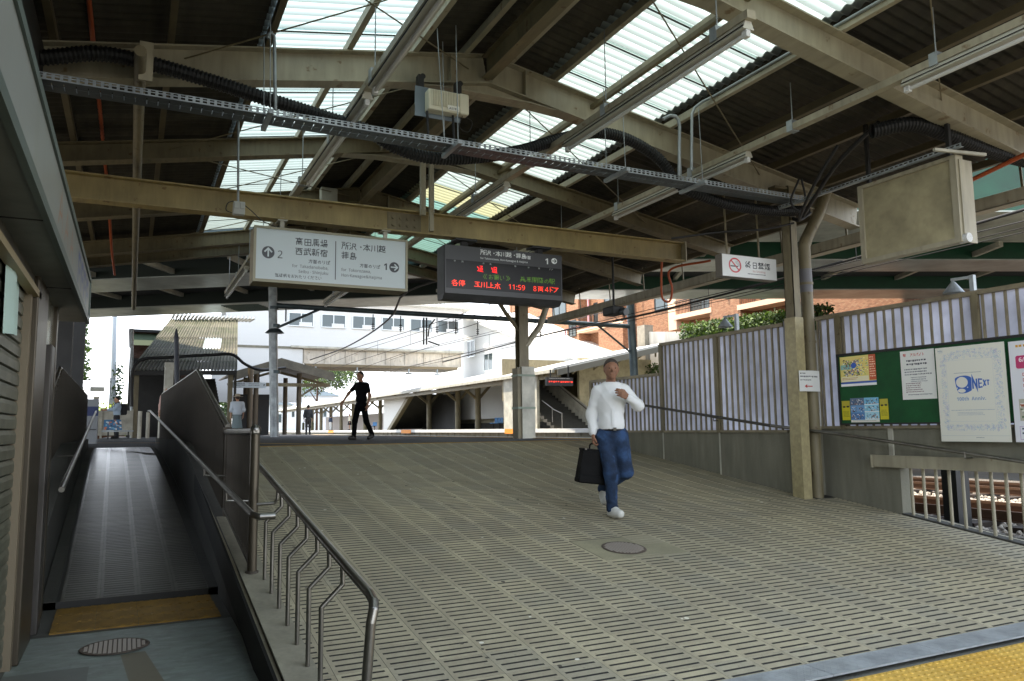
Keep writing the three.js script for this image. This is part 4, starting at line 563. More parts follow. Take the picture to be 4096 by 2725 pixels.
// ---- loose cables at the column head
{
  const cb = (label, pts, r, m = m_cable, cat = 'cable') => single('cable', label, cat, tube(pts, r, 6), m);
  cb('black cable looping down beside the blank sign box', [S(7.3, 4.75, 6.2), S(7.25, 4.4, 6.5), S(7.45, 4.2, 6.9), S(7.7, 4.15, 7.2), S(8.0, 4.3, 7.3)], 0.02);
  cb('thick black cable sweeping from the roof to the column head', [S(7.25, 4.8, 5.6), S(7.3, 4.55, 6.2), S(7.6, 4.3, 6.9), S(7.9, 4.22, 7.4), S(8.0, 4.3, 7.6)], 0.026);
  cb('thin black cable drooping left of the column head', [S(6.4, 4.0, 8.2), S(7.0, 4.08, 7.9), S(7.5, 4.1, 7.6), S(7.9, 4.2, 7.5)], 0.014);
  cb('black cable coil hanging near the column head', [S(7.5, 4.6, 7.0), S(7.4, 4.3, 7.05), S(7.55, 4.2, 7.05), S(7.65, 4.35, 7.05), S(7.55, 4.62, 7.0)], 0.014);
  cb('orange conduit bundle sagging beyond the blank sign box', [S(8.9, 4.75, 3.6), S(8.7, 4.45, 4.8), S(8.7, 4.28, 5.8), S(8.9, 4.2, 6.8)], 0.026, m_orange, 'conduit');
  cb('orange conduit loop hanging left of the no-smoking sign', [S(7.9, 4.25, 10.4), S(7.95, 3.95, 10.5), S(8.05, 3.65, 10.6), S(8.18, 3.62, 10.6), S(8.25, 3.85, 10.6), S(8.2, 4.15, 10.6), S(8.6, 4.25, 10.0)], 0.02, m_orange, 'conduit');
  cb('orange cable running along the dark left eave', [S(-0.47, 5.2, 5.5), S(-0.46, 5.17, 8), S(-0.46, 5.2, 11), S(-0.45, 5.1, 13.5), S(-0.42, 4.7, 15), S(-0.4, 4.6, 17)], 0.022, m_orange);
}
// ------------------------------------------------------------------ hanging signs
{
  const [c, x] = cv(1536, 500); x.fillStyle = '#c6d0d2'; x.fillRect(0, 0, 1536, 500); const k = '#2c3136';
  kan(x, '高田馬場', 380, 60, 78, 8, k); kan(x, '西武新宿', 380, 158, 78, 8, k); kan(x, '方面のりば', 514, 268, 42, 4.5, k, 1.05);
  latin(x, 'for  Takadanobaba,', 716, 322, 42, k, 'right'); latin(x, 'Seibu · Shinjuku', 716, 374, 42, k, 'right'); kan(x, '跨線橋をおわたりください', 190, 434, 36, 3.6, k, 1.07);
  x.fillStyle = k; x.fillRect(782, 62, 9, 392);
  kan(x, '所沢・本川越', 846, 62, 78, 8, k); kan(x, '拝島', 846, 160, 78, 8, k); kan(x, '方面のりば', 1040, 268, 42, 4.5, k, 1.05); latin(x, 'for  Tokorozawa,', 846, 322, 42, k); latin(x, 'Hon·Kawagoe&Haijima', 846, 378, 42, k);
  arrow(x, 120, 234, 60, -Math.PI / 2, k, '#c6d0d2'); latin(x, '2', 206, 186, 104, k); latin(x, '1', 1292, 226, 96, k, 'left', 'bold'); arrow(x, 1410, 280, 54, 0, k, '#c6d0d2');
  const o = thing('direction_sign', 'white direction sign box with black Japanese lettering and two round arrows', 'sign', S(2.28, 3.4, 10)), m = M('sign_case', '#8a8064', 0.5, 0.1, { map: rep(T.rust, 1.1) });
  const t0 = 1.29, t1 = 3.275, y0 = 3.355, y1 = 4.05, s0 = 9.9, s1 = 10.26;
  part('case', [box(t0, t1, y0, y1, s0 + 0.012, s1)], m, o);
  part('rim', [box(t0 - 0.006, t1 + 0.006, y1 - 0.022, y1 + 0.006, s0 - 0.01, s0 + 0.012), box(t0 - 0.006, t1 + 0.006, y0 - 0.006, y0 + 0.03, s0 - 0.01, s0 + 0.012), box(t0 - 0.006, t0 + 0.024, y0 + 0.03, y1 - 0.022, s0 - 0.01, s0 + 0.012), box(t1 - 0.024, t1 + 0.006, y0 + 0.03, y1 - 0.022, s0 - 0.01, s0 + 0.012)], M('sign_rim', '#8f8a74', 0.45, 0.2), o);
  part('face', quad(S(t0 + 0.02, y0 + 0.028, s0 + 0.004), S(t1 - 0.02, y0 + 0.028, s0 + 0.004), S(t1 - 0.02, y1 - 0.02, s0 + 0.004), S(t0 + 0.02, y1 - 0.02, s0 + 0.004), true), canvasMat('direction_face', c, 0.35), o);
  for (const t of [1.63, 2.98]) part('hanger', [box(t - 0.025, t + 0.025, 4.05, 4.2, 9.93, 9.96), box(t - 0.06, t + 0.06, 4.15, 4.165, 9.9, 10.1)], m_pale, o);
}
{
  const [c, x] = cv(1536, 620); x.fillStyle = '#48484a'; x.fillRect(0, 0, 1536, 620); x.fillStyle = '#0b0b0c'; x.fillRect(14, 186, 1508, 368);
  kan(x, '所沢・本川越・拝島', 442, 24, 70, 7.5, '#e4e6e4', 1.02); kan(x, '方面', 1006, 44, 50, 5.5, '#e4e6e4'); latin(x, 'for Tokorozawa, Hon-Kawagoe & Haijima', 442, 116, 34, '#e4e6e4'); latin(x, '1', 1300, 34, 110, '#e4e6e4', 'left', 'bold'); arrow(x, 1430, 84, 40, 0, '#e4e6e4', '#48484a');
  const w = (t, X) => kan(x, t, X, 192, 26, 2.6, '#b8bcb8'); w('種', 110); w('別', 204); w('行', 470); w('先', 560); w('時', 886); w('分', 1062); w('両', 1206); w('ドア', 1356);
  const r = '#ff3a22'; kan(x, '通', 400, 238, 84, 8, '#ff2020'); kan(x, '過', 580, 238, 84, 8, '#ff2020'); kan(x, '《お願い》', 470, 338, 72, 6, '#3c5c14', 1.0); kan(x, '発車間際の駅', 960, 330, 78, 6, '#3c5c14', 1.02);
  kan(x, '各停', 82, 442, 84, 8, r, 1.02); kan(x, '玉川上水', 360, 442, 84, 8, r, 1.02); x.font = '92px sans-serif'; x.textBaseline = 'top'; x.textAlign = 'left'; x.fillStyle = r; x.fillText('11:59', 800, 430); x.fillText('8', 1132, 430); kan(x, '両', 1196, 442, 80, 8, r); x.fillText('4', 1294, 430); kan(x, 'ドア', 1342, 442, 76, 8, r, 0.9);
  const o = thing('departure_display', 'grey electronic departure display with red dot-matrix text', 'departure display', S(4.75, 3.4, 10)), t0 = 3.82, t1 = 5.69, y0 = 3.37, y1 = 4.06, s0 = 9.9, s1 = 10.2, m = M('display_case', '#4b4b4d', 0.5, 0.1, { map: rep(T.grime, 1) });
  part('case', [rbox(t0 - 0.005, t1 + 0.005, y0, y1, s0 + 0.012, s1, 0.015), prism([S(t0, y0 + 0.005, s0 + 0.02), S(t0, y0 - 0.07, s0 + 0.1), S(t0, y0 - 0.07, s1 - 0.02), S(t0, y0 + 0.005, s1)], V(t1 - t0, 0, 0))], m, o);
  const [c2, e] = cv(1536, 620); e.fillStyle = '#000'; e.fillRect(0, 0, 1536, 620); e.drawImage(c, 14, 186, 1508, 368, 14, 186, 1508, 368); e.fillStyle = '#000'; e.fillRect(0, 186, 1536, 38);
  const t = new THREE.CanvasTexture(c2); t.colorSpace = THREE.SRGBColorSpace; const fm = canvasMat('display_screen', c, 0.3); fm.emissiveMap = t; fm.emissive = new THREE.Color(1, 1, 1); fm.emissiveIntensity = 0.42;
  part('screen', quad(S(t0 + 0.004, y0 + 0.004, s0 + 0.008), S(t1 - 0.004, y0 + 0.004, s0 + 0.008), S(t1 - 0.004, y1 - 0.004, s0 + 0.008), S(t0 + 0.004, y1 - 0.004, s0 + 0.008), true), fm, o);
  for (const q of [4.15, 5.35]) part('hanger', [box(q - 0.045, q + 0.045, 4.06, 4.2, 9.96, 10.05), box(q - 0.16, q + 0.16, 4.135, 4.165, 9.9, 10.1)], m_dark, o);
  const l = new THREE.RectAreaLight(0xff3020, 0.25, 1.5, 0.3); l.position.copy(S(4.75, 3.58, 9.88)); l.lookAt(S(4.75, 3.58, 0)); o.attach(l);
}
{
  const [c, x] = cv(768, 250); x.fillStyle = '#dedfdd'; x.fillRect(0, 0, 768, 250); x.strokeStyle = '#c22e38'; x.lineWidth = 17; x.beginPath(); x.arc(176, 118, 78, 0, 7); x.stroke(); x.fillStyle = '#33343a'; x.fillRect(112, 122, 104, 14); x.strokeStyle = '#55565c'; x.lineWidth = 5; x.beginPath(); x.moveTo(222, 130); x.bezierCurveTo(246, 100, 170, 100, 196, 66); x.moveTo(236, 128); x.bezierCurveTo(256, 90, 206, 96, 214, 62); x.stroke(); x.strokeStyle = '#c22e38'; x.lineWidth = 15; x.beginPath(); x.moveTo(122, 62); x.lineTo(230, 174); x.stroke();
  kan(x, '終日禁煙', 320, 56, 82, 9, '#33363c', 1.12); latin(x, 'No Smoking', 420, 148, 34, '#b07a76'); dashes(x, 350, 196, 300, 22, '#66686e', 1);
  const o = thing('no_smoking_sign', 'hanging white no-smoking sign with a red ring symbol', 'sign', S(7.47, 3.48, 7.95)); part('case', box(6.985, 7.955, 3.485, 3.79, 7.905, 8.03), M('sign_edge', '#6f6a62', 0.5), o);
  part('face', quad(S(6.99, 3.49, 7.9), S(7.95, 3.49, 7.9), S(7.95, 3.785, 7.9), S(6.99, 3.785, 7.9), true), canvasMat('no_smoking_face', c, 0.35), o);
  for (const t of [7.13, 7.7]) part('hanger_rod', rod(S(t, 3.79, 7.96), S(t - 0.02, 4.85, 7.96), 0.014, 8), m_cream2, o);
}
{ // blank sign box
  const o = thing('blank_sign', 'large blank cream sign box hanging at the upper right', 'sign', S(7.6, 3.4, 5.6)), m = M('blank_panel', '#b8ad88', 0.55, 0, { map: rep(T.grime, 0.7) });
  part('panel', box(7.625, 7.64, 3.41, 4.25, 5.07, 6.16), m, o); part('frame', [box(7.60, 7.72, 3.36, 3.41, 5.0, 6.22), box(7.60, 7.72, 4.25, 4.29, 5.0, 6.22), box(7.60, 7.72, 3.41, 4.25, 6.16, 6.22), box(7.64, 7.84, 3.36, 4.24, 4.985, 5.0), box(7.60, 7.66, 3.41, 4.25, 5.0, 5.07)], m_cream, o);
  part('lamp_tube', rod(S(7.66, 3.40, 4.95), S(7.66, 3.40, 5.05), 0.05, 12), m_white, o);
  part('perforated_angle', [box(7.56, 7.6, 4.33, 4.336, 4.9, 7.5), box(7.56, 7.563, 4.336, 4.35, 4.9, 7.5), ...Array.from({ length: 44 }, (_, k) => box(7.5601, 7.5629, 4.35, 4.366, 4.9 + k * 0.06, 4.92 + k * 0.06)), box(7.56, 7.563, 4.366, 4.375, 4.9, 7.5)], m_galv, o);
  for (const s of [5.1, 6.1]) part('hanger', box(7.64, 7.68, 4.29, sheetY(7.66) - 0.1, s - 0.02, s + 0.02), m_dark, o); part('support_tube', bar(S(7.3, 4.3, 5.02), S(7.95, 4.3, 4.9), 0.03, 0.03), m_pale, o);
}
{ // equipment box under the nearest frame
  const o = thing('equipment_box', 'ribbed cream equipment box on a grey plate hanging under the roof frame', 'equipment box', S(2.85, 4.9, 7.45)), m = M('equipment_case', '#d5d0b8', 0.5);
  part('plate', box(2.55, 3.06, 4.775, 5.1, 7.46, 7.475), M('blue_grey_plate', '#7f8b93', 0.45, 0.4), o); part('case', rbox(2.652, 2.995, 4.815, 5.04, 7.33, 7.455, 0.012), m, o);
  for (let k = 0; k < 16; k++) part('fin', box(2.685 + k * 0.0185, 2.694 + k * 0.0185, 4.86, 5.03, 7.318, 7.332), m, o);
  const [c, x] = cv(128, 64); x.fillStyle = '#e4e2d6'; x.fillRect(0, 0, 128, 64); latin(x, 'ASTEL', 14, 18, 36, '#33363a', 'left', 'bold');
  part('label', quad(S(2.86, 4.83, 7.314), S(2.99, 4.83, 7.314), S(2.99, 4.885, 7.314), S(2.86, 4.885, 7.314), true), canvasMat('case_label', c, 0.5), o); part('side_case', rbox(3.003, 3.115, 4.825, 5.055, 7.34, 7.45, 0.02), m, o);
  for (const t of [2.62, 3.05]) part('clamp', [box(t - 0.03, t + 0.03, 5.08, 5.24, 7.47, 7.56), rod(S(t + 0.03, 5.24, 7.5), S(t + 0.03, 5.24, 7.6), 0.03, 10)], m_dark, o);
  for (const t of [2.66, 2.95]) part('cable_gland', rod(S(t, 4.815, 7.4), S(t + 0.02, 4.42, 7.4), 0.014, 8), m_cable, o); part('loop_wire', tube([S(3.06, 4.83, 7.4), S(3.02, 4.7, 7.4), S(3.12, 4.66, 7.4), S(3.17, 4.78, 7.4), S(3.1, 4.82, 7.4)], 0.004, 5), m_cable, o);
}
{ const o = thing('equipment_box', 'small cream box fixed at the ridge of a farther frame', 'equipment box', S(3.1, 5.3, 13)); part('case', rbox(2.7, 2.98, 5.25, 5.55, 12.7, 12.85, 0.02), m_pale, o); part('bracket', box(2.98, 3.35, 5.28, 5.33, 12.75, 12.8), m_cream2, o); }
{ // camera on its pole, platform lamps on the fence
  const o = thing('security_camera', 'dark security camera hanging on a thin pole beyond the departure display', 'camera', S(8.0, 3.6, 12)); part('pole', rod(S(7.98, 3.75, 12), S(7.98, 4.85, 12), 0.022, 8), m_dark, o); part('housing', [rbox(7.85, 8.12, 3.56, 3.72, 11.85, 12.2, 0.03)], m_dark, o); part('lens', rod(S(8.06, 3.62, 11.85), S(8.08, 3.6, 11.74), 0.07, 14), M('lens_ring', '#5d6166', 0.3, 0.4), o); part('loop_wire', tube([S(8.0, 3.75, 12), S(8.2, 3.65, 12), S(8.18, 3.48, 12), S(8.02, 3.5, 12)], 0.01, 5), m_cable, o);
  const lamp = (label, t, y, s) => { const q = thing('fence_lamp', label, 'lamp', S(t, y - 0.3, s), 'shaded lamps on the fences'); part('post', box(t - 0.025, t + 0.025, y - 0.35, y + 0.12, s - 0.025, s + 0.025), m_galv, q); part('arm', bar(S(t, y + 0.1, s), S(t - 0.05, y + 0.1, s + 0.22), 0.03, 0.03), m_galv, q); const g = new THREE.ConeGeometry(0.12, 0.16, 16, 1, true); g.translate(t - 0.05, y + 0.02, -(s + 0.2)); part('shade', prep(g), m_galv, q); };
  lamp('small shaded lamp on top of the boarded fence above the green board', 8.5, 3.05, 5.5); lamp('small shaded lamp on the boarded fence near the ivy', 8.15, 3.06, 8.95);
}
// ------------------------------------------------------------------ the overpass above the tracks
function leaves(n, place, size) { const pos = [], P = (p) => pos.push(p.x, p.y, p.z); for (let i = 0; i < n; i++) { const c = place(), a = V(rr(-1, 1), rr(-1, 1), rr(-1, 1)).normalize(), b = V(rr(-1, 1), rr(-1, 1), rr(-1, 1)).cross(a).normalize(), l = size * rr(0.6, 1.3), w = l * 0.45, tip = c.clone().addScaledVector(a, l), l1 = c.clone().addScaledVector(a, l * 0.5).addScaledVector(b, w), l2 = c.clone().addScaledVector(a, l * 0.5).addScaledVector(b, -w); P(c); P(l1); P(tip); P(c); P(tip); P(l2); } const g = new THREE.BufferGeometry(); g.setAttribute('position', new THREE.Float32BufferAttribute(pos, 3)); g.computeVertexNormals(); return prep(g); }
{
  const A = [-16, 53.7], B = [17.1, 29.9], C = [70, 7.5], un = (p, q) => { const d = [q[0] - p[0], q[1] - p[1]], l = Math.hypot(...d); return [d[0] / l, d[1] / l]; };
  const u1 = un(A, B), u2 = un(B, C), n1 = [u1[1], -u1[0]], n2 = [u2[1], -u2[0]], mm = [(n1[0] + n2[0]), (n1[1] + n2[1])], ml = mm[0] * n1[0] + mm[1] * n1[1];
  const off = (d, e = d) => [[A[0] + n1[0] * e, A[1] + n1[1] * e], [B[0] + mm[0] * d / ml, B[1] + mm[1] * d / ml], [C[0] + n2[0] * d, C[1] + n2[1] * d]];
  const o = thing('overpass', 'green steel road overpass crossing above the tracks with pale shiny underside strips', 'overpass', S(17, 7.2, 29));
  const seg = (a, b, y0, y1) => [0, 1].map((i) => prism([S(a[i][0], y0, a[i][1]), S(a[i + 1][0], y0, a[i + 1][1]), S(b[i + 1][0], y0, b[i + 1][1]), S(b[i][0], y0, b[i][1])], V(0, y1 - y0, 0)));
  const mg = M('overpass_green', '#0f4d31', 0.5, 0, { map: rep(T.grime, 0.25) }), ms = M('soffit_sheet', '#ccd2ce', 0.4, 0.3, { map: rep(T.grime, 0.2) }), mp = M('soffit_pale', '#b9beb0', 0.5, 0, { map: rep(T.grime, 0.3) });
  part('bottom_flange', seg(off(0), off(2.3), 7.2, 7.24), ms, o); part('bottom_flange', seg(off(6.2), off(8.2, 9), 7.2, 7.24), ms, o);
  const mgShaded = M('overpass_green_shaded', '#17251f', 0.6); for (const gg of [seg(off(-0.05), off(0.15), 7.245, 9.2), seg(off(2.1), off(2.28), 7.245, 8.9), seg(off(6.3), off(6.45), 7.245, 8.9), seg(off(8.0, 8.8), off(8.18, 8.98), 7.245, 8.9)]) { part('girder', gg[0], mgShaded, o); part('girder', gg[1], mg, o); }  // left stretches coloured near black for shade, right ones keep the green
  { const gg = seg(off(14.9, 45), off(15.1, 45.2), 7.0, 9.6); part('girder', gg[0], m_dark, o, 'left end of the near girder coloured dark for shade'); part('girder', gg[1], mg, o); } part('edge_flange', seg(off(14.2, 44), off(15.15, 45.3), 6.96, 7.0), mp, o);  // left stretch of the near girder coloured dark for shade
  part('deck', seg(off(-0.3), off(15.4, 45.5), 8.9, 9.5), m_dark, o); part('pale_soffit', seg(off(9.4, 10.4), off(12.6, 15), 7.55, 7.6), mp, o);  // left part of the deck stretched out of view to shade the platform
  const cg = [], P0 = off(2.3), P1 = off(6.2); for (let k = 0; k < 30; k++) { const a = k / 30, b = (k + 0.5) / 30, l = (q, w, z) => q.map((p, i) => [lerp(p[0], w[i][0], z), lerp(p[1], w[i][1], z)]); cg.push(...seg(l(P0, P1, a), l(P0, P1, b), 7.78, 7.82)); cg.push(...seg(l(P0, P1, b), l(P0, P1, b + 0.5 / 30), 7.83, 7.87)); } part('corrugated_soffit', cg, M('soffit_dark', '#35383a', 0.6), o);
  const P2 = off(8.2, 9), P3 = off(9.8, 12); for (let i = 0; i < 2; i++) for (let k = 0; k < (i ? 18 : 13); k++) { const z = (k + 0.5) / (i ? 18 : 13), q = (p) => S(lerp(p[i][0], p[i + 1][0], z), 7.0, lerp(p[i][1], p[i + 1][1], z)), a = q(P0), b = q(P1); a.y = 7.72; b.y = 7.72; part('bracket', bar(a, b, 0.16, 0.2), m_pale, o); const c = q(P2), d = q(P3); c.y = 7.4; d.y = 7.4; part('bracket', bar(c, d, 0.14, 0.18), m_pale, o); }
  for (const [t, s] of [[52, 10], [-13, 40]]) part('pier', box(t - 0.9, t + 0.9, -0.3, 7, s - 0.9, s + 0.9), m_conc, o);
  const th = off(4.2); part('grille', [0, 1, 2, 3, 4, 5, 6, 7].map((k) => { const p = off(0.25 + k * 0.24), z = 0.62; const a = S(lerp(p[0][0], p[1][0], z), 7.19, lerp(p[0][1], p[1][1], z)), b = S(lerp(p[0][0], p[1][0], z + 0.045), 7.19, lerp(p[0][1], p[1][1], z + 0.045)); return bar(a, b, 0.08, 0.03); }), M('grille_green', '#2d4a3a', 0.5), o);
}
// ---- catenary gantry and wires
{
  const o = thing('gantry', 'steel gantry of two round poles and a pipe beam carrying the overhead wires', 'gantry', S(5, HP, 31)), m = M('gantry_steel', '#59666a', 0.45, 0.55, { map: rep(T.grime, 0.6) });
  part('pole', rod(S(4.97, HP, 31), S(4.75, 7.7, 31), 0.165, 20), m_galv, o); part('pole', rod(S(21.2, 1.44, 30.2), S(21.0, 8.0, 30.2), 0.19, 20), m, o); part('beam', rod(S(4.8, 6.36, 31), S(21.1, 6.2, 30.2), 0.105, 14), m, o);
  for (const [t, y] of [[4.9, 5.5], [4.95, 3.7], [4.83, 6.2]]) part('pole_band', rod(S(t, y, 31), S(t, y + 0.12, 31), 0.19, 18), m, o);
  part('brace', rod(S(4.9, 5.45, 31), S(6.6, 6.3, 31), 0.05, 8), m, o); part('brace', rod(S(21.05, 4.9, 30.2), S(19.2, 6.2, 30.3), 0.05, 8), m, o); part('brace', poly([S(5.3, 5.75, 31), S(5.3, 6.3, 31)], 0.03, 6), m, o);
  { const g = new THREE.CylinderGeometry(0.2, 0.36, 0.16, 20); g.translate(4.88, 5.35, -30.95); part('lamp_shade', prep(g), m, o); }
  for (const t of [8.8, 9.98, 11.6, 12.46, 13.49, 16.6]) { part('insulator', [rod(S(t, 6.22, 31), S(t, 5.55, 31), 0.022, 6), ...[0, 1, 2].map((k) => rod(S(t, 5.62 + k * 0.09, 31), S(t, 5.65 + k * 0.09, 31), 0.075, 10, 0.05))], m_dark, o); }
  part('drop_arm', [rod(S(11.0, 6.2, 31), S(11.0, 5.05, 31), 0.035, 6), rod(S(11.13, 6.2, 31), S(11.13, 5.05, 31), 0.035, 6), ...poly([S(11.5, 6.15, 31), S(11.25, 5.85, 31), S(11.2, 5.4, 31)], 0.03, 6), rod(S(11.2, 5.2, 31), S(11.7, 5.05, 31), 0.03, 6)], m_dark, o);
  const w = (label, t, y, r, sag = 0, t1 = t, y1 = y) => single('overhead_wire', label, 'wire', Array.from({ length: 3 }, (_, k) => { const a = k * 50 - 5; return tube(Array.from({ length: 9 }, (_, i) => { const z = i / 8, f = (a + z * 50) / 140; return S(lerp(t, t1, f), lerp(y, y1, f) - sag * Math.sin(z * Math.PI), a + z * 50); }), r, 5, 16); }), m_wire);
  w('contact wire over the nearer track', 10.75, 5.15, 0.012); w('sagging messenger wire above the nearer track', 10.75, 6.0, 0.014, 0.35); w('contact wire over the farther track', 14.5, 5.15, 0.012); w('sagging messenger wire above the farther track', 14.5, 6.0, 0.014, 0.35); w('thin feeder wire between the two tracks', 12.6, 6.35, 0.012, 0.2); w('upper feeder wire beside the opposite platform', 16.6, 6.6, 0.014, 0.25); w('second upper feeder wire near the opposite platform', 17.4, 5.9, 0.012, 0.2); w('signal wire low along the opposite canopy', 16.0, 5.4, 0.011, 0.12);
  for (const t of [10.75, 14.5]) for (let k = 0; k < 22; k++) { const s = -3 + k * 5, z = (((s + 5) % 50) / 50); single('dropper', t < 12 ? 'thin dropper between the wires of the nearer track' : 'thin dropper between the wires of the farther track', 'wire', rod(S(t, 5.15, s), S(t, 6.0 - 0.35 * Math.sin(z * Math.PI), s), 0.007, 5), m_wire, t < 12 ? 'droppers over the nearer track' : 'droppers over the farther track'); }
  single('feeder_cable', 'thick twisted cable sloping down across the tracks to the footbridge', 'cable', tube([S(9.6, 5.9, 17), S(8.9, 6.5, 27), S(9.6, 6.2, 31), S(10.6, 6.1, 42), S(10.9, 6.3, 53.9)], 0.04, 6), m_wire);
  single('feeder_cable', 'thick black cable running above the fence toward the gantry', 'cable', tube([S(16.5, 6.25, 2), S(16.2, 5.7, 12), S(16.4, 5.5, 22), S(17, 5.75, 31), S(17.2, 5.6, 45)], 0.035, 6), m_wire);
}
// ---- white footbridge
const windowed = (o, tOrS, list, axis, mFrame = m_alu) => { // windows on a wall: axis 'x' runs across (wall faces the camera), 's' runs along (wall faces the tracks)
  for (const [a0, a1, y0, y1, opts] of list) {
    const bx = (u0, u1, v0, v1, d0, d1) => (axis === 'x' ? box(u0, u1, v0, v1, tOrS + d0, tOrS + d1) : box(tOrS + d0, tOrS + d1, v0, v1, u0, u1));
    const w = part('window', [bx(a0, a1, y0 - 0.06, y0, -0.09, 0.02), bx(a0, a1, y1, y1 + 0.06, -0.06, 0.02), bx(a0 - 0.06, a0, y0 - 0.06, y1 + 0.06, -0.06, 0.02), bx(a1, a1 + 0.06, y0 - 0.06, y1 + 0.06, -0.06, 0.02), bx((a0 + a1) / 2 - 0.03, (a0 + a1) / 2 + 0.03, y0, y1, -0.05, 0.02)], mFrame, o);
    part('pane', bx(a0, a1, y0, y1, -0.022, -0.012), m_glass, w); if (opts?.bright_panel) part('bright_panel', bx(lerp(a0, a1, 0.42), a1 - 0.05, y0, lerp(y0, y1, 0.3), -0.03, -0.024), m_white, w); if (opts?.grille) part('grille', Array.from({ length: 9 }, (_, k) => bx(lerp(a0, a1, k / 8) - 0.012, lerp(a0, a1, k / 8) + 0.012, y0 - 0.1, lerp(y0, y1, 0.55), -0.3, -0.28)), m_dark, w);  // white panel stands in for the bright lower view in the glass
  }
};
{
  const o = thing('footbridge', 'white station footbridge with a row of sliding windows over a cream girder', 'footbridge', S(15, 6, 55));
  part('wall', [box(5.4, 22.3, 7.2, 10.45, 54, 54.2), box(5.4, 22.3, 7.2, 10.45, 57.4, 57.6)], m_white, o); part('lower_wall', box(4.6, 10.42, 3.4, 7.2, 54.05, 54.3), m_white, o); part('floor', box(5.4, 22.3, 7.05, 7.2, 54, 57.6), m_conc, o);
  part('roof', box(5, 23.0, 10.45, 10.55, 53.6, 58), M('bridge_roof', '#c9c9c2', 0.6), o); part('eave', Array.from({ length: 60 }, (_, k) => rod(S(4.8 + k * 0.31, 10.62, 53.5), S(4.8 + k * 0.31, 10.62, 58), 0.10, 8)), M('eave_sheet', '#e4e4dc', 0.6), o);
  part('girder', ibeam(S(10.42, 6.58, 54.15), S(22.1, 6.58, 54.15), 1.05, 0.4, 0.05, 0.03), M('girder_paint', '#d6cfc4', 0.55, 0, { map: rep(T.rust, 0.3) }), o);
  for (let t = 10.5; t < 22.2; t += 1.45) part('stiffener', box(t, t + 0.04, 6.1, 7.05, 54.0, 54.14), M('girder_paint', '#c9bfae'), o);
  part('bottom_plate', box(10.6, 21.8, 5.86, 6.05, 53.9, 57.4), M('girder_brown', '#6d6048', 0.7), o); part('ledge', box(9.6, 22.3, 7.12, 7.26, 53.85, 54), m_pale, o);  // bottom plate in one plain brown
  windowed(o, 54, [9.46, 11.7, 13.87, 16.03, 18.16, 20.27].map((t) => [t, t + 1.6, 8.66, 9.5, { bright_panel: true }]), 'x');
  for (const t of [11.3, 14.2, 18.0, 20.2]) part('lamp', [rod(S(t, 5.86, 53.95), S(t, 5.55, 53.95), 0.05, 8), rod(S(t, 5.55, 53.95), S(t, 5.45, 53.95), 0.32, 14, 0.2)], m_galv, o);
}
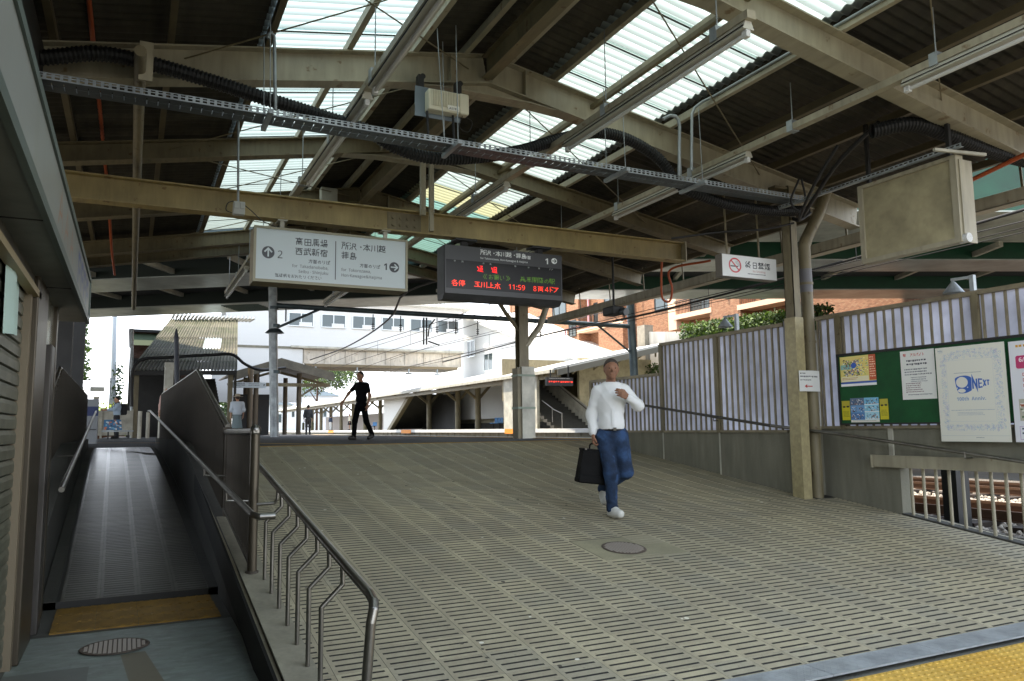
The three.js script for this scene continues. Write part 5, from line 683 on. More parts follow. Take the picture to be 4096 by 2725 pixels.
// ---- opposite platform: stair house, canopy, stairs
{
  const o = thing('stair_house', 'white enclosed staircase descending from the footbridge to the opposite platform', 'stair house', S(24, 1.44, 48));
  part('wall', prism([S(23.8, 2.2, 62), S(23.8, 10.9, 62), S(23.8, 10.6, 58), S(23.8, 5.0, 37.5), S(23.8, 2.2, 37.5)], V(3.4, 0, 0)), m_white, o); part('roof', prism([S(23.4, 11.0, 62.5), S(23.4, 10.75, 58), S(23.4, 5.1, 37.3), S(23.4, 4.9, 37.3), S(23.4, 10.55, 58), S(23.4, 10.8, 62.5)], V(4.2, 0, 0)), M('stair_roof', '#d5d5d0', 0.6), o);
  windowed(o, 23.8, [[58.6, 59.9, 8.3, 9.4, { bright_panel: 1 }], [55.2, 56.6, 7.1, 8.3], [51.9, 53.4, 5.8, 7.0], [48.2, 49.8, 5.0, 6.0], [45.0, 46.6, 4.7, 5.6]], 's');
  const b = thing('house', 'plain white wing with small windows behind the footbridge wires', 'building', S(29, 0, 55)); part('wall', prism([S(29, 0, 74), S(29, 7.5, 74), S(29, 11.4, 62), S(29, 5.6, 45), S(29, 0, 45)], V(5, 0, 0)), m_white, b); part('roof', prism([S(28.6, 7.4, 75), S(28.6, 11.5, 62), S(28.6, 5.5, 44.5), S(28.6, 5.75, 44.5), S(28.6, 11.8, 62), S(28.6, 7.65, 75)], V(6, 0, 0)), m_white, b); windowed(b, 29, [[66, 67.5, 6.2, 7.5], [69.5, 71, 6.2, 7.5]], 's');
  const c = thing('platform_canopy', 'long white canopy rising away from the tracks on the opposite platform', 'canopy', S(21, 1.44, 70));
  part('roof', prism([S(18.7, 4.32, 33.6), S(26.4, 5.98, 33.6), S(26.4, 6.1, 33.6), S(18.7, 4.44, 33.6)], V(0, 0, -80)), m_white, c); part('fascia', prism([S(18.9, 4.06, 33.55), S(26.4, 5.7, 33.55), S(26.4, 6.0, 33.55), S(18.9, 4.36, 33.55)], V(0, 0, -0.12)), M('fascia_grey', '#77746a', 0.6), c);
  part('gutter', box(18.6, 18.75, 4.2, 4.36, 33.6, 113), m_pale, c); part('eave_beam', box(18.9, 19.1, 3.95, 4.2, 33.6, 113), m_cream2, c);
  for (let k = 0; k < 17; k++) part('rafter', bar(S(18.8, 4.2, 35 + k * 5), S(26, 5.75, 35 + k * 5), 0.12, 0.2), m_cream2, c);
  for (const s of [40.5, 48.3, 51.9, 57.9, 71.3, 76.5, 81.2, 86.4, 91.4, 96.6, 101.8]) part('column', [rod(S(21, 1.44, s), S(21, 4.5, s), 0.2, 12), bar(S(21, 3.4, s), S(19.7, 4.4, s), 0.16, 0.16), bar(S(21, 3.4, s), S(22.3, 4.8, s), 0.16, 0.16)], m_cream2, c);
  const w = thing('platform_building', 'cream platform building with doors and windows under the opposite canopy', 'building', S(24.6, 1.44, 50)); part('wall', [box(24.6, 25, 1.44, 5.4, 39, 66)], M('cream_wall', '#c8bd9c', 0.7, 0, { map: rep(T.grime, 0.4) }), w); windowed(w, 24.6, [[53.2, 55.6, 2.8, 3.85, { grille: 1 }], [58.6, 59.4, 2.9, 4.1], [60.2, 61, 2.9, 4.1], [46.5, 48.5, 2.6, 3.8]], 's'); part('door', box(24.55, 24.6, 1.5, 3.4, 49.6, 50.6), m_pale, w); part('bench_recess', box(24.5, 24.6, 1.44, 1.9, 39, 66), m_conc2, w);
  part('low_wall', box(25, 25.2, 1.44, 3.3, 66.5, 112), M('grey_screen', '#bdb3ae', 0.7), w);
  const f = thing('platform_stairs', 'stair flight seen from below with a pale stringer, under the opposite canopy', 'stairs', S(20.5, 1.44, 62)); part('side_wall', prism([S(19.8, 1.44, 66.2), S(19.8, 4.1, 66.2), S(19.8, 4.1, 59.2), S(19.8, 1.44, 64.6)], V(0.2, 0, 0)), m_white, f); part('stringer', prism([S(19.7, 1.44, 64.9), S(19.7, 4.2, 59.3), S(19.7, 4.2, 58.5), S(19.7, 1.44, 64.1)], V(0.35, 0, 0)), m_cream2, f); part('stringer', prism([S(22.8, 1.44, 64.9), S(22.8, 4.2, 59.3), S(22.8, 4.2, 58.5), S(22.8, 1.44, 64.1)], V(0.35, 0, 0)), m_cream2, f); part('soffit', prism([S(20, 1.5, 64.8), S(20, 4.2, 59.5), S(20, 4.3, 59.5), S(20, 1.6, 64.8)], V(2.8, 0, 0)), m_conc2, f); part('back_wall', box(22.6, 22.8, 1.44, 4.2, 56.5, 64), m_dark, f);
  const g = thing('platform_stairs', 'dark stair flight climbing away beside a pale stringer and steel handrail', 'stairs', S(20, 1.44, 36)); for (let k = 0; k < 15; k++) part('step', box(18.95, 21, 1.44 + k * 0.165, 1.605 + k * 0.165, 34.1 + k * 0.35, 34.5 + k * 0.35), m_conc2, g); part('stringer', prism([S(21, 1.44, 33.9), S(21, 2.3, 33.9), S(21, 4.8, 39.4), S(21, 3.6, 39.4)], V(0.15, 0, 0)), m_pale, g); part('side_wall', box(18.8, 18.95, 1.44, 4.2, 35.6, 39.6), m_pale, g); part('back_wall', box(18.8, 24.5, 3.0, 5.4, 39.6, 39.8), m_cream2, g); part('handrail', poly([S(19.3, 1.44, 33.9), S(19.3, 2.2, 33.9), S(19.25, 2.4, 34.6), S(19.1, 2.9, 35.6)], 0.03, 8), m_inox, g); part('handrail', poly([S(20.95, 2.4, 34.2), S(20.95, 4.6, 38.9)], 0.03, 8), m_inox, g); part('baluster', rod(S(19.2, 1.6, 34.7), S(19.2, 2.5, 34.7), 0.025, 8), m_inox, g);
  part('end_wall', box(21.3, 26, 1.44, 5.2, 35.5, 35.7), M('cream_wall', '#c8bd9c'), g); part('truss', [0, 1, 2, 3].flatMap((k) => [bar(S(20 + k * 1.3, 4.2 + k * 0.27, 34), S(21.3 + k * 1.3, 5.0 + k * 0.27, 34), 0.07, 0.07), bar(S(21.3 + k * 1.3, 5.0 + k * 0.27, 34), S(21.3 + k * 1.3, 4.4 + k * 0.27, 34), 0.07, 0.07)]), m_cream2, g);
  const [cc, x] = cv(384, 112); x.fillStyle = '#1b1a1c'; x.fillRect(0, 0, 384, 112); dashes(x, 30, 12, 320, 16, '#8a8680', 1); dashes(x, 24, 50, 40, 40, '#ff3a28', 1, 1); dashes(x, 90, 50, 80, 40, '#ff3a28', 1, 1); dashes(x, 196, 50, 60, 40, '#ff3a28', 1, 1); dashes(x, 272, 50, 86, 40, '#ff3a28', 1, 1);
  const d = thing('departure_display', 'small red departure display hanging over the opposite platform', 'departure display', S(20.7, 3.75, 37)); part('case', box(19.94, 21.56, 3.74, 4.2, 33.9, 34.1), m_black, d); const fm = canvasMat('far_display', cc, 0.4); fm.emissiveMap = fm.map; fm.emissive = new THREE.Color(1, 1, 1); fm.emissiveIntensity = 0.35; d.clear(); const q = 33.0; part('case', box(18.0, 19.45, 3.52, 3.93, q + 0.012, q + 0.2), m_black, d); part('screen', quad(S(18.0, 3.52, q), S(19.45, 3.52, q), S(19.45, 3.93, q), S(18.0, 3.93, q), true), fm, d); part('hanger', [box(18.2, 18.26, 3.93, 4.3, q + 0.05, q + 0.1), box(19.2, 19.26, 3.93, 4.5, q + 0.05, q + 0.1)], m_dark, d);
  for (const [t, s, l] of [[23.6, 51, 'blue seat bench by the wall of the opposite platform'], [22.5, 70.2, 'bench where a seated passenger waits on the opposite platform'], [22.5, 79, 'blue bench behind a standing woman on the opposite platform']]) { const e = thing('bench', l, 'bench', S(t, 1.44, s)); for (let k = 0; k < 3; k++) { part('seat', box(t - 0.2, t + 0.2, 1.84, 1.89, s - 0.75 + k * 0.5, s - 0.35 + k * 0.5), M('seat_blue', '#3a8fd0', 0.5), e); part('backrest', box(t + 0.18, t + 0.22, 1.9, 2.25, s - 0.75 + k * 0.5, s - 0.35 + k * 0.5), M('seat_blue', '#3a8fd0'), e); } part('leg', box(t - 0.03, t + 0.03, 1.44, 1.84, s - 0.6, s - 0.55), m_dark, e); part('leg', box(t - 0.03, t + 0.03, 1.44, 1.84, s + 0.5, s + 0.55), m_dark, e); part('beam', box(t - 0.04, t + 0.04, 1.8, 1.84, s - 0.75, s + 0.7), m_dark, e); }
}
// ---- orange apartment block and the retaining wall with ivy
{
  const o = thing('apartment_block', 'orange brick apartment block with balconies behind the opposite platform', 'apartment block', S(32, 0, 45)), mb = M('orange_brick', '#9c7a60', 0.8, 0, { map: rep(T.brick, 0.55) }), mt = M('brick_trim', '#d9b394', 0.7), mpk = M('pink_pipe', '#c08a8c', 0.5);
  part('wall', box(32, 46, 0, 19, 24, 66), mb, o); part('bay', box(30.9, 32, 6.8, 19, 45.4, 48.6), mb, o); part('bay', box(30.9, 32, 5.6, 19, 51.4, 53.2), mb, o); part('bay', box(30.9, 32, 6, 19, 33.6, 36.2), mb, o); part('bay', box(30.9, 32, 7.6, 19, 39.4, 40.2), mt, o);
  for (const [a, b, y] of [[45.3, 51.6, 8.9], [36.0, 39.6, 8.4], [29.6, 33.8, 8.2]]) { part('balcony', [box(30.85, 32, y - 0.18, y, a, b), box(30.85, 30.97, y, y + 0.12, a, b)], mt, o); part('balcony_rail', [box(30.88, 30.92, y + 0.95, y + 1.0, a, b), ...Array.from({ length: Math.round((b - a) * 7) }, (_, k) => box(30.89, 30.91, y + 0.1, y + 0.96, a + k / 7, a + k / 7 + 0.02))], m_dark, o); }
  windowed(o, 32, [[55.2, 57.4, 10.9, 12.2], [59.8, 61.2, 10.1, 11.2], [40.9, 43, 9.4, 11], [36.6, 39.2, 8.6, 10.6], [30.2, 33, 8.4, 10.4], [49, 50.8, 9.3, 11.0, { grille: 1 }], [57.5, 59, 7.6, 8.3], [26, 28.4, 8.4, 10.4]], 's', m_dark); windowed(o, 30.9, [[46.2, 47.6, 9.6, 11.2, { grille: 1 }], [51.8, 52.8, 8.6, 9.8]], 's', m_dark);
  for (const [s, y0, y1] of [[53.35, 5, 9.3], [44.6, 8.4, 18], [49.8, 9, 18], [34.5, 9, 18]]) part('drainpipe', rod(S(30.82, y0, s), S(30.82, y1, s), 0.08, 10), mpk, o); part('drainpipe', rod(S(30.82, 9.2, 53.3), S(30.85, 9.2, 51.2), 0.08, 10), mpk, o);
  const w = thing('retaining_wall', 'stained pale retaining wall with an ivy-covered top above the boarded fence', 'wall', S(27, 0, 33)); part('wall_body', prism([S(27, 0, 37), S(27, 7.0, 37), S(27, 6.3, 31), S(27, 6.2, 18), S(27, 0, 18)], V(0.4, 0, 0)), M('stained_wall', '#b9b6ae', 0.85, 0, { map: rep(T.streak, 0.12) }), w); part('stone_post', box(26.7, 27.3, 0, 7.4, 37, 37.75), M('mottled_stone', '#9d978c', 0.9, 0, { map: rep(T.rust, 0.8) }), w); part('pipe', rod(S(26.7, 5.9, 32.3), S(26.7, 6.1, 27.6), 0.08, 8), m_white, w);
  const iv = thing('ivy', 'thick green ivy draped over the top of the pale retaining wall', 'ivy', S(27, 6.2, 30)); part('foliage', leaves(5200, () => { const s = lerp(33.6, 24, Math.pow(rnd(), 0.9)), h = 0.55 + 0.35 * Math.sin(s * 2.1) + 0.3 * Math.sin(s * 5.3); return S(rr(26.5, 27.4), 6.25 + rr(-0.45, 0.4 + 0.35 * Math.max(0, h)) - 0.03 * (33 - s), s); }, 0.16), m_leafs[0], iv); part('foliage', leaves(2400, () => { const s = rr(24, 33.6); return S(rr(26.35, 27.3), 6.45 + rr(-0.3, 0.5) - 0.03 * (33 - s), s); }, 0.16), m_leafs[2], iv); part('stem', tube([S(26.9, 5.9, 33), S(26.9, 6.3, 30), S(26.9, 6.1, 26)], 0.05, 6), m_rust, iv);
  const bush = thing('bush', 'small green bush at the foot of the pale wall behind the fence', 'bush', S(26, 3.5, 35)); part('foliage', leaves(900, () => S(26 + rr(-0.5, 0.5), 4.4 + rr(-0.6, 0.5), 35.6 + rr(-1.2, 1.2)), 0.14), m_leafs[3], bush); part('stem', rod(S(26, 1.4, 35.6), S(26, 4.2, 35.6), 0.04, 6), m_rust, bush);
}
// ---- far left: corrugated stair canopy, shelter, houses, trees
{
  const o = thing('stair_canopy', 'old mossy corrugated canopy roof over the stairs to the footbridge', 'canopy', S(2, HP, 40)), corr = (a, b, c, d, n) => { const nu = n * 8; return grid(nu, 1, (u, v) => { const p = a.clone().lerp(b, u), q = d.clone().lerp(c, u), r = p.lerp(q, v); r.y += 0.035 * Math.cos(u * n * 2 * Math.PI); return r; }); };
  const L = (v) => S(lerp(-0.1, 1.75, v), lerp(4.2, 7.62, v), lerp(37.8, 46, v)), R = (v) => S(lerp(4.3, 5.2, v), lerp(4.3, 7.75, v), lerp(37.8, 46, v)), ms = ['#6f6e68', '#64635e', '#7a7973'].map((h, i) => M('old_sheet_' + 'abc'[i], h, 0.85, 0, { map: rep(T.moss, 0.35, i * 0.3, 0) }));
  const rows = [0, 0.14, 0.36, 0.58, 0.8, 1]; for (let r = 0; r < 5; r++) for (let c = 0; c < 5; c++) { const v0 = rows[r], v1 = rows[r + 1] + 0.012, u0 = c / 5, u1 = (c + 1) / 5 + 0.006, P = (u, v) => L(v).lerp(R(v), u).add(V(0, 0.03 * (r % 2), 0)); part('roof_sheet', corr(P(u0, v0), P(u1, v0), P(u1, v1), P(u0, v1), 6), r === 2 && c === 3 ? M('clear_sheet', '#b9c6c8', 0.5) : ms[(r * 2 + c * 3) % 3], o); }
  part('upper_roof', Array.from({ length: 22 }, (_, k) => rod(S(1.9 + k * 0.2, 7.86, 45.6), S(1.9 + k * 0.2, 7.98, 48), 0.075, 8)), M('eave_white', '#d9d9d2', 0.6), o); part('fascia', bar(L(0).add(V(0, -0.12, 0)), R(0).add(V(0, -0.12, 0)), 0.1, 0.2), m_dark, o);
  for (const [t, s] of [[0.15, 38.4], [1.4, 38.6], [4.1, 38.4]]) part('post', box(t - 0.1, t + 0.1, HP, 4.3, s - 0.1, s + 0.1), m_cream2, o); for (let k = 0; k < 18; k++) part('step', box(2.3, 4.0, HP + k * 0.17, HP + 0.17 + k * 0.17, 39 + k * 0.33, 39.4 + k * 0.33), m_conc2, o); part('side_wall', prism([S(4.3, HP, 38.6), S(4.3, 4.3, 38.6), S(5.1, 7.6, 46), S(5.1, HP, 46)], V(0.1, 0, 0)), m_conc2, o); part('inner_wall', box(-0.2, 2.2, HP, 5.2, 43, 43.2), m_dark, o);
  single('draped_cable', 'black cable bundle draped along the lower edge of the mossy canopy roof', 'cable', tube([S(0.0, 2.6, 37.4), S(0.0, 4.2, 37.4), S(0.25, 4.62, 37.5), S(1.4, 4.78, 37.5), S(3.2, 4.95, 37.5), S(4.1, 4.98, 37.5), S(4.6, 4.6, 37.6), S(5.3, 4.35, 37.8), S(6.6, 4.5, 38.4)], 0.07, 7), m_black);
  single('leaning_pole', 'dark pole with a pointed top leaning in front of the mossy canopy roof', 'pole', [rod(S(1.32, HP, 26), S(1.16, 4.4, 26), 0.07, 10), rod(S(1.16, 4.4, 26), S(1.15, 4.68, 26), 0.07, 10, 0.02)], M('blue_black', '#232833', 0.5));
  single('concrete_post', 'pale square post standing before the stairs behind the panel fence', 'post', box(0.9, 1.16, HP, 3.7, 26.9, 27.2), m_pale);
  single('grey_pole', 'tall thin grey pole at the left edge of the mossy canopy roof', 'pole', rod(S(0.05, HP, 40), S(-0.12, 6.3, 40), 0.07, 10), m_galv);
  const b = thing('house', 'brown brick house wall left of the mossy canopy roof', 'building', S(0.5, 0, 48)); part('wall', box(-0.2, 3.2, 0, 6.95, 47, 56), M('brown_brick', '#5f4c45', 0.85, 0, { map: rep(T.brick, 0.5) }), b); part('roof', box(-0.3, 3.4, 6.95, 7.1, 46.8, 56), m_dark, b); part('awning', prism([S(-0.15, 6.2, 46.6), S(1.2, 6.2, 46.6), S(1.2, 6.9, 47), S(-0.15, 6.9, 47)], V(0, 0, -0.05)), M('moss_green', '#3d4a34', 0.8), b);
  const g = thing('platform_shelter', 'small gabled shelter roof farther along the platform, before the footbridge', 'shelter', S(7.5, HP, 46)), mf = M('shelter_fascia', '#6a6455', 0.6, 0, { map: rep(T.grime, 0.5) });
  for (const e of [[4.86, 4.64], [10.5, 4.72]]) { part('roof', prism([S(e[0], e[1], 45), S(7.5, 5.5, 45), S(7.5, 5.58, 45), S(e[0], e[1] + 0.08, 45)], V(0, 0, -7)), mf, g); part('fascia', prism([S(e[0], e[1] - 0.42, 44.95), S(7.5, 5.08, 44.95), S(7.5, 5.5, 44.95), S(e[0], e[1], 44.95)], V(0, 0, -0.06)), mf, g); part('rafter', bar(S(e[0], e[1] - 0.5, 47), S(7.5, 4.95, 47), 0.1, 0.14), m_cream2, g); }
  for (const [t, s] of [[6.3, 46], [8.7, 46], [6.3, 50.5], [8.7, 50.5], [5.6, 43]]) part('post', rod(S(t, HP, s), S(t, 4.8, s), 0.14, 12), M('shelter_post', '#5c5140', 0.6), g); part('cross_beam', box(5, 10.4, 4.0, 4.2, 45.6, 45.75), m_cream2, g); part('brace', bar(S(8.7, 3.4, 46), S(10, 4.3, 46), 0.1, 0.1), m_cream2, g); part('kiosk', box(5.4, 7.2, HP, 3.6, 47, 49), m_dark, g);
  const [c, x] = cv(512, 80); x.fillStyle = '#ccd6da'; x.fillRect(0, 0, 512, 80); arrow(x, 28, 40, 22, -2.3, '#ccd6da', '#2c3136'); arrow(x, 484, 40, 22, -0.8, '#ccd6da', '#2c3136'); dashes(x, 80, 16, 160, 44, '#6a747c', 2); dashes(x, 276, 16, 160, 44, '#6a747c', 2);
  const s = thing('direction_sign', 'distant white direction sign under the shelter roof', 'sign', S(5, 3.6, 40)); part('case', box(4.17, 5.95, 3.61, 3.88, 40.01, 40.1), m_galv, s); part('face', quad(S(4.17, 3.61, 40), S(5.95, 3.61, 40), S(5.95, 3.88, 40), S(4.17, 3.88, 40), true), canvasMat('far_sign', c, 0.4), s); part('hanger', [box(4.5, 4.54, 3.88, 4.6, 40.02, 40.06), box(5.6, 5.64, 3.88, 4.6, 40.02, 40.06)], m_dark, s);
  // things by the head of the narrow ramp
  const mc = thing('ticket_machine', 'white machine with a blue band at the head of the narrow ramp', 'machine', S(-0.95, HP, 24)); part('body', box(-1.15, -0.8, 1.1, 1.95, 23.6, 24), M('dull_case', '#77797a', 0.6), mc); part('band', box(-1.15, -0.8, 1.95, 2.2, 23.6, 24), M('deep_blue', '#1a2752', 0.5), mc); part('head', box(-1.15, -0.8, 2.2, 2.4, 23.6, 24), M('dull_case', '#77797a'), mc); part('drawer_line', box(-1.1, -0.83, 1.58, 1.6, 23.585, 23.6), m_dark, mc);
  const fe = thing('platform_fence', 'pale low platform fence at the end of the narrow ramp', 'fence', S(-0.6, HP, 38)); part('panel', box(-2.5, 0.05, HP + 0.12, 2.45, 38.3, 38.4), m_pale, fe); for (let k = 0; k < 5; k++) part('post', box(-2.4 + k * 0.6, -2.32 + k * 0.6, HP, 2.5, 38.2, 38.3), m_pale, fe);
  const bn = thing('bench', 'bench with a low colourful panel behind it at the head of the narrow ramp', 'bench', S(-0.55, HP, 34)); part('seat', box(-1.0, 0.1, 1.53, 1.58, 33.8, 34.2), m_galv, bn); for (const t of [-0.8, -0.1]) part('leg', box(t, t + 0.05, HP, 1.53, 33.95, 34.05), m_dark, bn); const [c4, z] = cv(128, 64); z.fillStyle = '#3f6f96'; z.fillRect(0, 0, 128, 64); for (let i = 0; i < 40; i++) { z.fillStyle = ['#c9744a', '#6aa0c0', '#2c4a68', '#d8d0c4'][i % 4]; z.fillRect(rr(0, 120), rr(0, 56), rr(6, 22), rr(4, 14)); } part('panel', quad(S(-0.95, 1.6, 34.3), S(-0.3, 1.6, 34.3), S(-0.35, 2.0, 34.35), S(-0.95, 2.0, 34.35), true), canvasMat('bench_panel', c4, 0.6), bn);
  for (const [t, s0, l] of [[0.3, 33, 'grey ticket gate post nearer the corrugated stairs'], [0.62, 35, 'slim pale post beside the corrugated stairs'], [0.95, 31, 'second slim pale post near the panel fence end']]) single('gate_post', l, 'post', [rod(S(t, HP, s0), S(t, 2.3, s0), 0.07, 10)], m_pale);
  // trees, utility pole, distant signals
  const tree = (name, label, t, s, y, rx, ry, n, mi, size) => { const q = thing(name, label, 'tree', S(t, -0.3, s)); part('trunk', [rod(S(t, -0.3, s), S(t, y, s), 0.22, 10, 0.1), rod(S(t, y * 0.7, s), S(t + rx * 0.6, y + ry * 0.3, s), 0.08, 8, 0.03), rod(S(t, y * 0.6, s), S(t - rx * 0.6, y + ry * 0.2, s), 0.09, 8, 0.03)], m_rust, q); const cl = Array.from({ length: 26 }, () => { const a = rr(0, 6.28), e = rr(-0.9, 1), k = rr(0.35, 0.95); return [t + Math.cos(a) * rx * k, y + e * ry * k, s + Math.sin(a) * rx * k, rr(0.22, 0.42)]; }); for (let h = 0; h < 2; h++) part('crown', leaves(n, () => { const c = cl[Math.floor(rnd() * 26)], v = V(rr(-1, 1), rr(-1, 1), rr(-1, 1)); return S(c[0] + v.x * c[3] * rx, c[1] + v.y * c[3] * ry, c[2] + v.z * c[3] * rx); }, size), m_leafs[(mi + h) % 4], q); };
  tree('broadleaf_tree', 'bright green tree behind the dark canopy columns at the left', -5.6, 56, 6.0, 2.6, 3.4, 12000, 2, 0.2); tree('broadleaf_tree', 'taller green tree beyond the shuttered shop at the far left', -11, 58, 7.5, 3.4, 4, 6000, 0, 0.24); tree('broadleaf_tree', 'small green tree behind the shelter posts', 8.0, 68, 3.2, 1.6, 1.6, 2200, 3, 0.16); tree('pine_tree', 'dark pine tree behind the far white houses', 25, 118, 9.5, 5, 3, 3000, 1, 0.3);
  const hd = thing('hedge', 'yellow-green clipped hedge beyond the head of the narrow ramp', 'hedge', S(-1.5, 0, 52)); part('foliage', leaves(2600, () => S(rr(-4.5, 0.2), rr(1.4, 3.2), 52 + rr(-0.7, 0.7)), 0.13), M('hedge_leaf', '#94a63a', 0.8, 0, { transmission: 0.3 }), hd); part('stem', box(-4.4, 0.1, 0, 1.8, 51.9, 52.1), m_rust, hd);
  const up = thing('utility_pole', 'tall pale utility pole wrapped in climbing plants at the left', 'utility pole', S(-1.2, -0.3, 60)); part('pole', rod(S(-1.12, -0.3, 60), S(-1.34, 12, 60), 0.2, 12, 0.14), M('pole_concrete', '#a9b0b4', 0.7), up); part('foliage', leaves(700, () => { const y = rr(1.5, 6.2); return S(-1.0 + rr(-0.3, 0.35), y, 60 + rr(-0.3, 0.3)); }, 0.18), m_leafs[1], up);
  const sg = thing('signal_frame', 'thin overhead signal frame with hanging lamps beyond the ramp', 'signal frame', S(-1.8, 0, 58)); part('beam', [bar(S(-3.0, 4.95, 58), S(-1.0, 5.05, 58), 0.06, 0.06), bar(S(-3.0, 4.75, 58), S(-1.0, 4.85, 58), 0.06, 0.06)], m_galv, sg); part('mast', rod(S(-1.35, 0, 58), S(-1.3, 5.1, 58), 0.06, 8), m_galv, sg); part('panel', box(-2.5, -1.65, 4.2, 4.5, 58, 58.05), m_pale, sg); for (const t of [-3.0, -2.1]) part('lamp', rod(S(t, 4.0 - (t + 3) * 0.5, 58), S(t, 4.3 - (t + 3) * 0.5, 58), 0.12, 10, 0.2), m_pale, sg);
  // houses far beyond the footbridge
  for (const [t, s, w, h, l, hex] of [[19, 130, 9, 5.6, 'distant white house with a shallow roof beyond the shelter', '#cfd2d2'], [30, 150, 12, 8, 'distant pale block of flats beyond the footbridge', '#d4d4d6'], [11, 140, 7, 5, 'distant low grey house between the shelter posts', '#b9bdbf']]) { const q = thing('distant_house', l, 'house', S(t, 0, s)); part('wall', box(t - w / 2, t + w / 2, 0, h, s, s + 8), M('far_wall_' + s, hex, 0.8), q); part('roof', prism([S(t - w / 2 - 0.4, h, s - 0.4), S(t + w / 2 + 0.4, h, s - 0.4), S(t, h + 1.8, s - 0.4)], V(0, 0, -9)), M('far_roof', '#8f9aa0', 0.6), q); windowed(q, s, [[t - w / 4 - 0.6, t - w / 4 + 0.6, h * 0.5, h * 0.5 + 1.3], [t + w / 4 - 0.6, t + w / 4 + 0.6, h * 0.5, h * 0.5 + 1.3]], 'x'); }
}
// ------------------------------------------------------------------ people: distance fields meshed with surface nets
function net(f, lo, hi, c) {
  const n = [0, 1, 2].map((i) => Math.ceil((hi[i] - lo[i]) / c) + 2), [nx, ny, nz] = n, v = new Float32Array(nx * ny * nz), at = (i, j, k) => i + nx * (j + ny * k);
  for (let k = 0; k < nz; k++) for (let j = 0; j < ny; j++) for (let i = 0; i < nx; i++) v[at(i, j, k)] = f(lo[0] + i * c, lo[1] + j * c, lo[2] + k * c);
  const id = new Int32Array(nx * ny * nz).fill(-1), pos = [], tri = [];
  for (let k = 0; k < nz - 1; k++) for (let j = 0; j < ny - 1; j++) for (let i = 0; i < nx - 1; i++) {
    let m = 0, sx = 0, sy = 0, sz = 0; const q = []; for (let e = 0; e < 8; e++) q.push(v[at(i + (e & 1), j + ((e >> 1) & 1), k + (e >> 2))]);
    for (let e = 0; e < 8; e++) for (const b of [1, 2, 4]) if (!(e & b)) { const a0 = q[e], a1 = q[e | b]; if ((a0 < 0) !== (a1 < 0)) { const t = a0 / (a0 - a1); sx += (e & 1) + (b === 1 ? t : 0); sy += ((e >> 1) & 1) + (b === 2 ? t : 0); sz += (e >> 2) + (b === 4 ? t : 0); m++; } }
    if (m) { id[at(i, j, k)] = pos.length / 3; pos.push(lo[0] + (i + sx / m) * c, lo[1] + (j + sy / m) * c, lo[2] + (k + sz / m) * c); }
  }
  const quadF = (a, b, c2, d, fl) => { if (a < 0 || b < 0 || c2 < 0 || d < 0) return; fl ? tri.push(a, c2, b, a, d, c2) : tri.push(a, b, c2, a, c2, d); };
  for (let k = 1; k < nz - 1; k++) for (let j = 1; j < ny - 1; j++) for (let i = 1; i < nx - 1; i++) {
    const s = v[at(i, j, k)] < 0;
    if (s !== v[at(i + 1, j, k)] < 0) quadF(id[at(i, j - 1, k - 1)], id[at(i, j, k - 1)], id[at(i, j, k)], id[at(i, j - 1, k)], !s);
    if (s !== v[at(i, j + 1, k)] < 0) quadF(id[at(i - 1, j, k - 1)], id[at(i - 1, j, k)], id[at(i, j, k)], id[at(i, j, k - 1)], !s);
    if (s !== v[at(i, j, k + 1)] < 0) quadF(id[at(i - 1, j - 1, k)], id[at(i, j - 1, k)], id[at(i, j, k)], id[at(i - 1, j, k)], !s);
  }
  const g = new THREE.BufferGeometry(); g.setAttribute('position', new THREE.Float32BufferAttribute(pos, 3)); g.setIndex(tri); g.computeVertexNormals();
  return prep(g.toNonIndexed());
}
const cap = (a, b, ra, rb, sq = 1) => ({ a, b, ra, rb, sq });
function dcap(o, x, y, z) { const { a, b } = o, bx = b[0] - a[0], by = b[1] - a[1], bz = b[2] - a[2], px = x - a[0], py = y - a[1], pz = z - a[2], L = bx * bx + by * by + bz * bz, t = L ? clamp((px * bx + py * by + pz * bz) / L, 0, 1) : 0; return Math.hypot(px - bx * t, py - by * t, (pz - bz * t) * o.sq) - lerp(o.ra, o.rb, t); }
const smin = (a, b, k) => { const h = Math.max(k - Math.abs(a - b), 0) / k; return Math.min(a, b) - h * h * k * 0.25; };
const field = (list, k) => (x, y, z) => { let d = 9; for (const o of list) d = smin(d, o.e ? (() => { const u = (x - o.e[0]) / o.r[0], v = (y - o.e[1]) / o.r[1], w = (z - o.e[2]) / o.r[2], l = Math.hypot(u, v, w); return (l - 1) * Math.min(...o.r); })() : dcap(o, x, y, z), o.k ?? k); return d; };
const boundsOf = (list, pad) => { const lo = [9, 9, 9], hi = [-9, -9, -9]; for (const o of list) for (const [p, r] of o.e ? [[o.e, Math.max(...o.r)]] : [[o.a, o.ra / Math.min(1, o.sq)], [o.b, o.rb / Math.min(1, o.sq)]]) for (let i = 0; i < 3; i++) { lo[i] = Math.min(lo[i], p[i] - r - pad); hi[i] = Math.max(hi[i], p[i] + r + pad); } return [lo, hi]; };
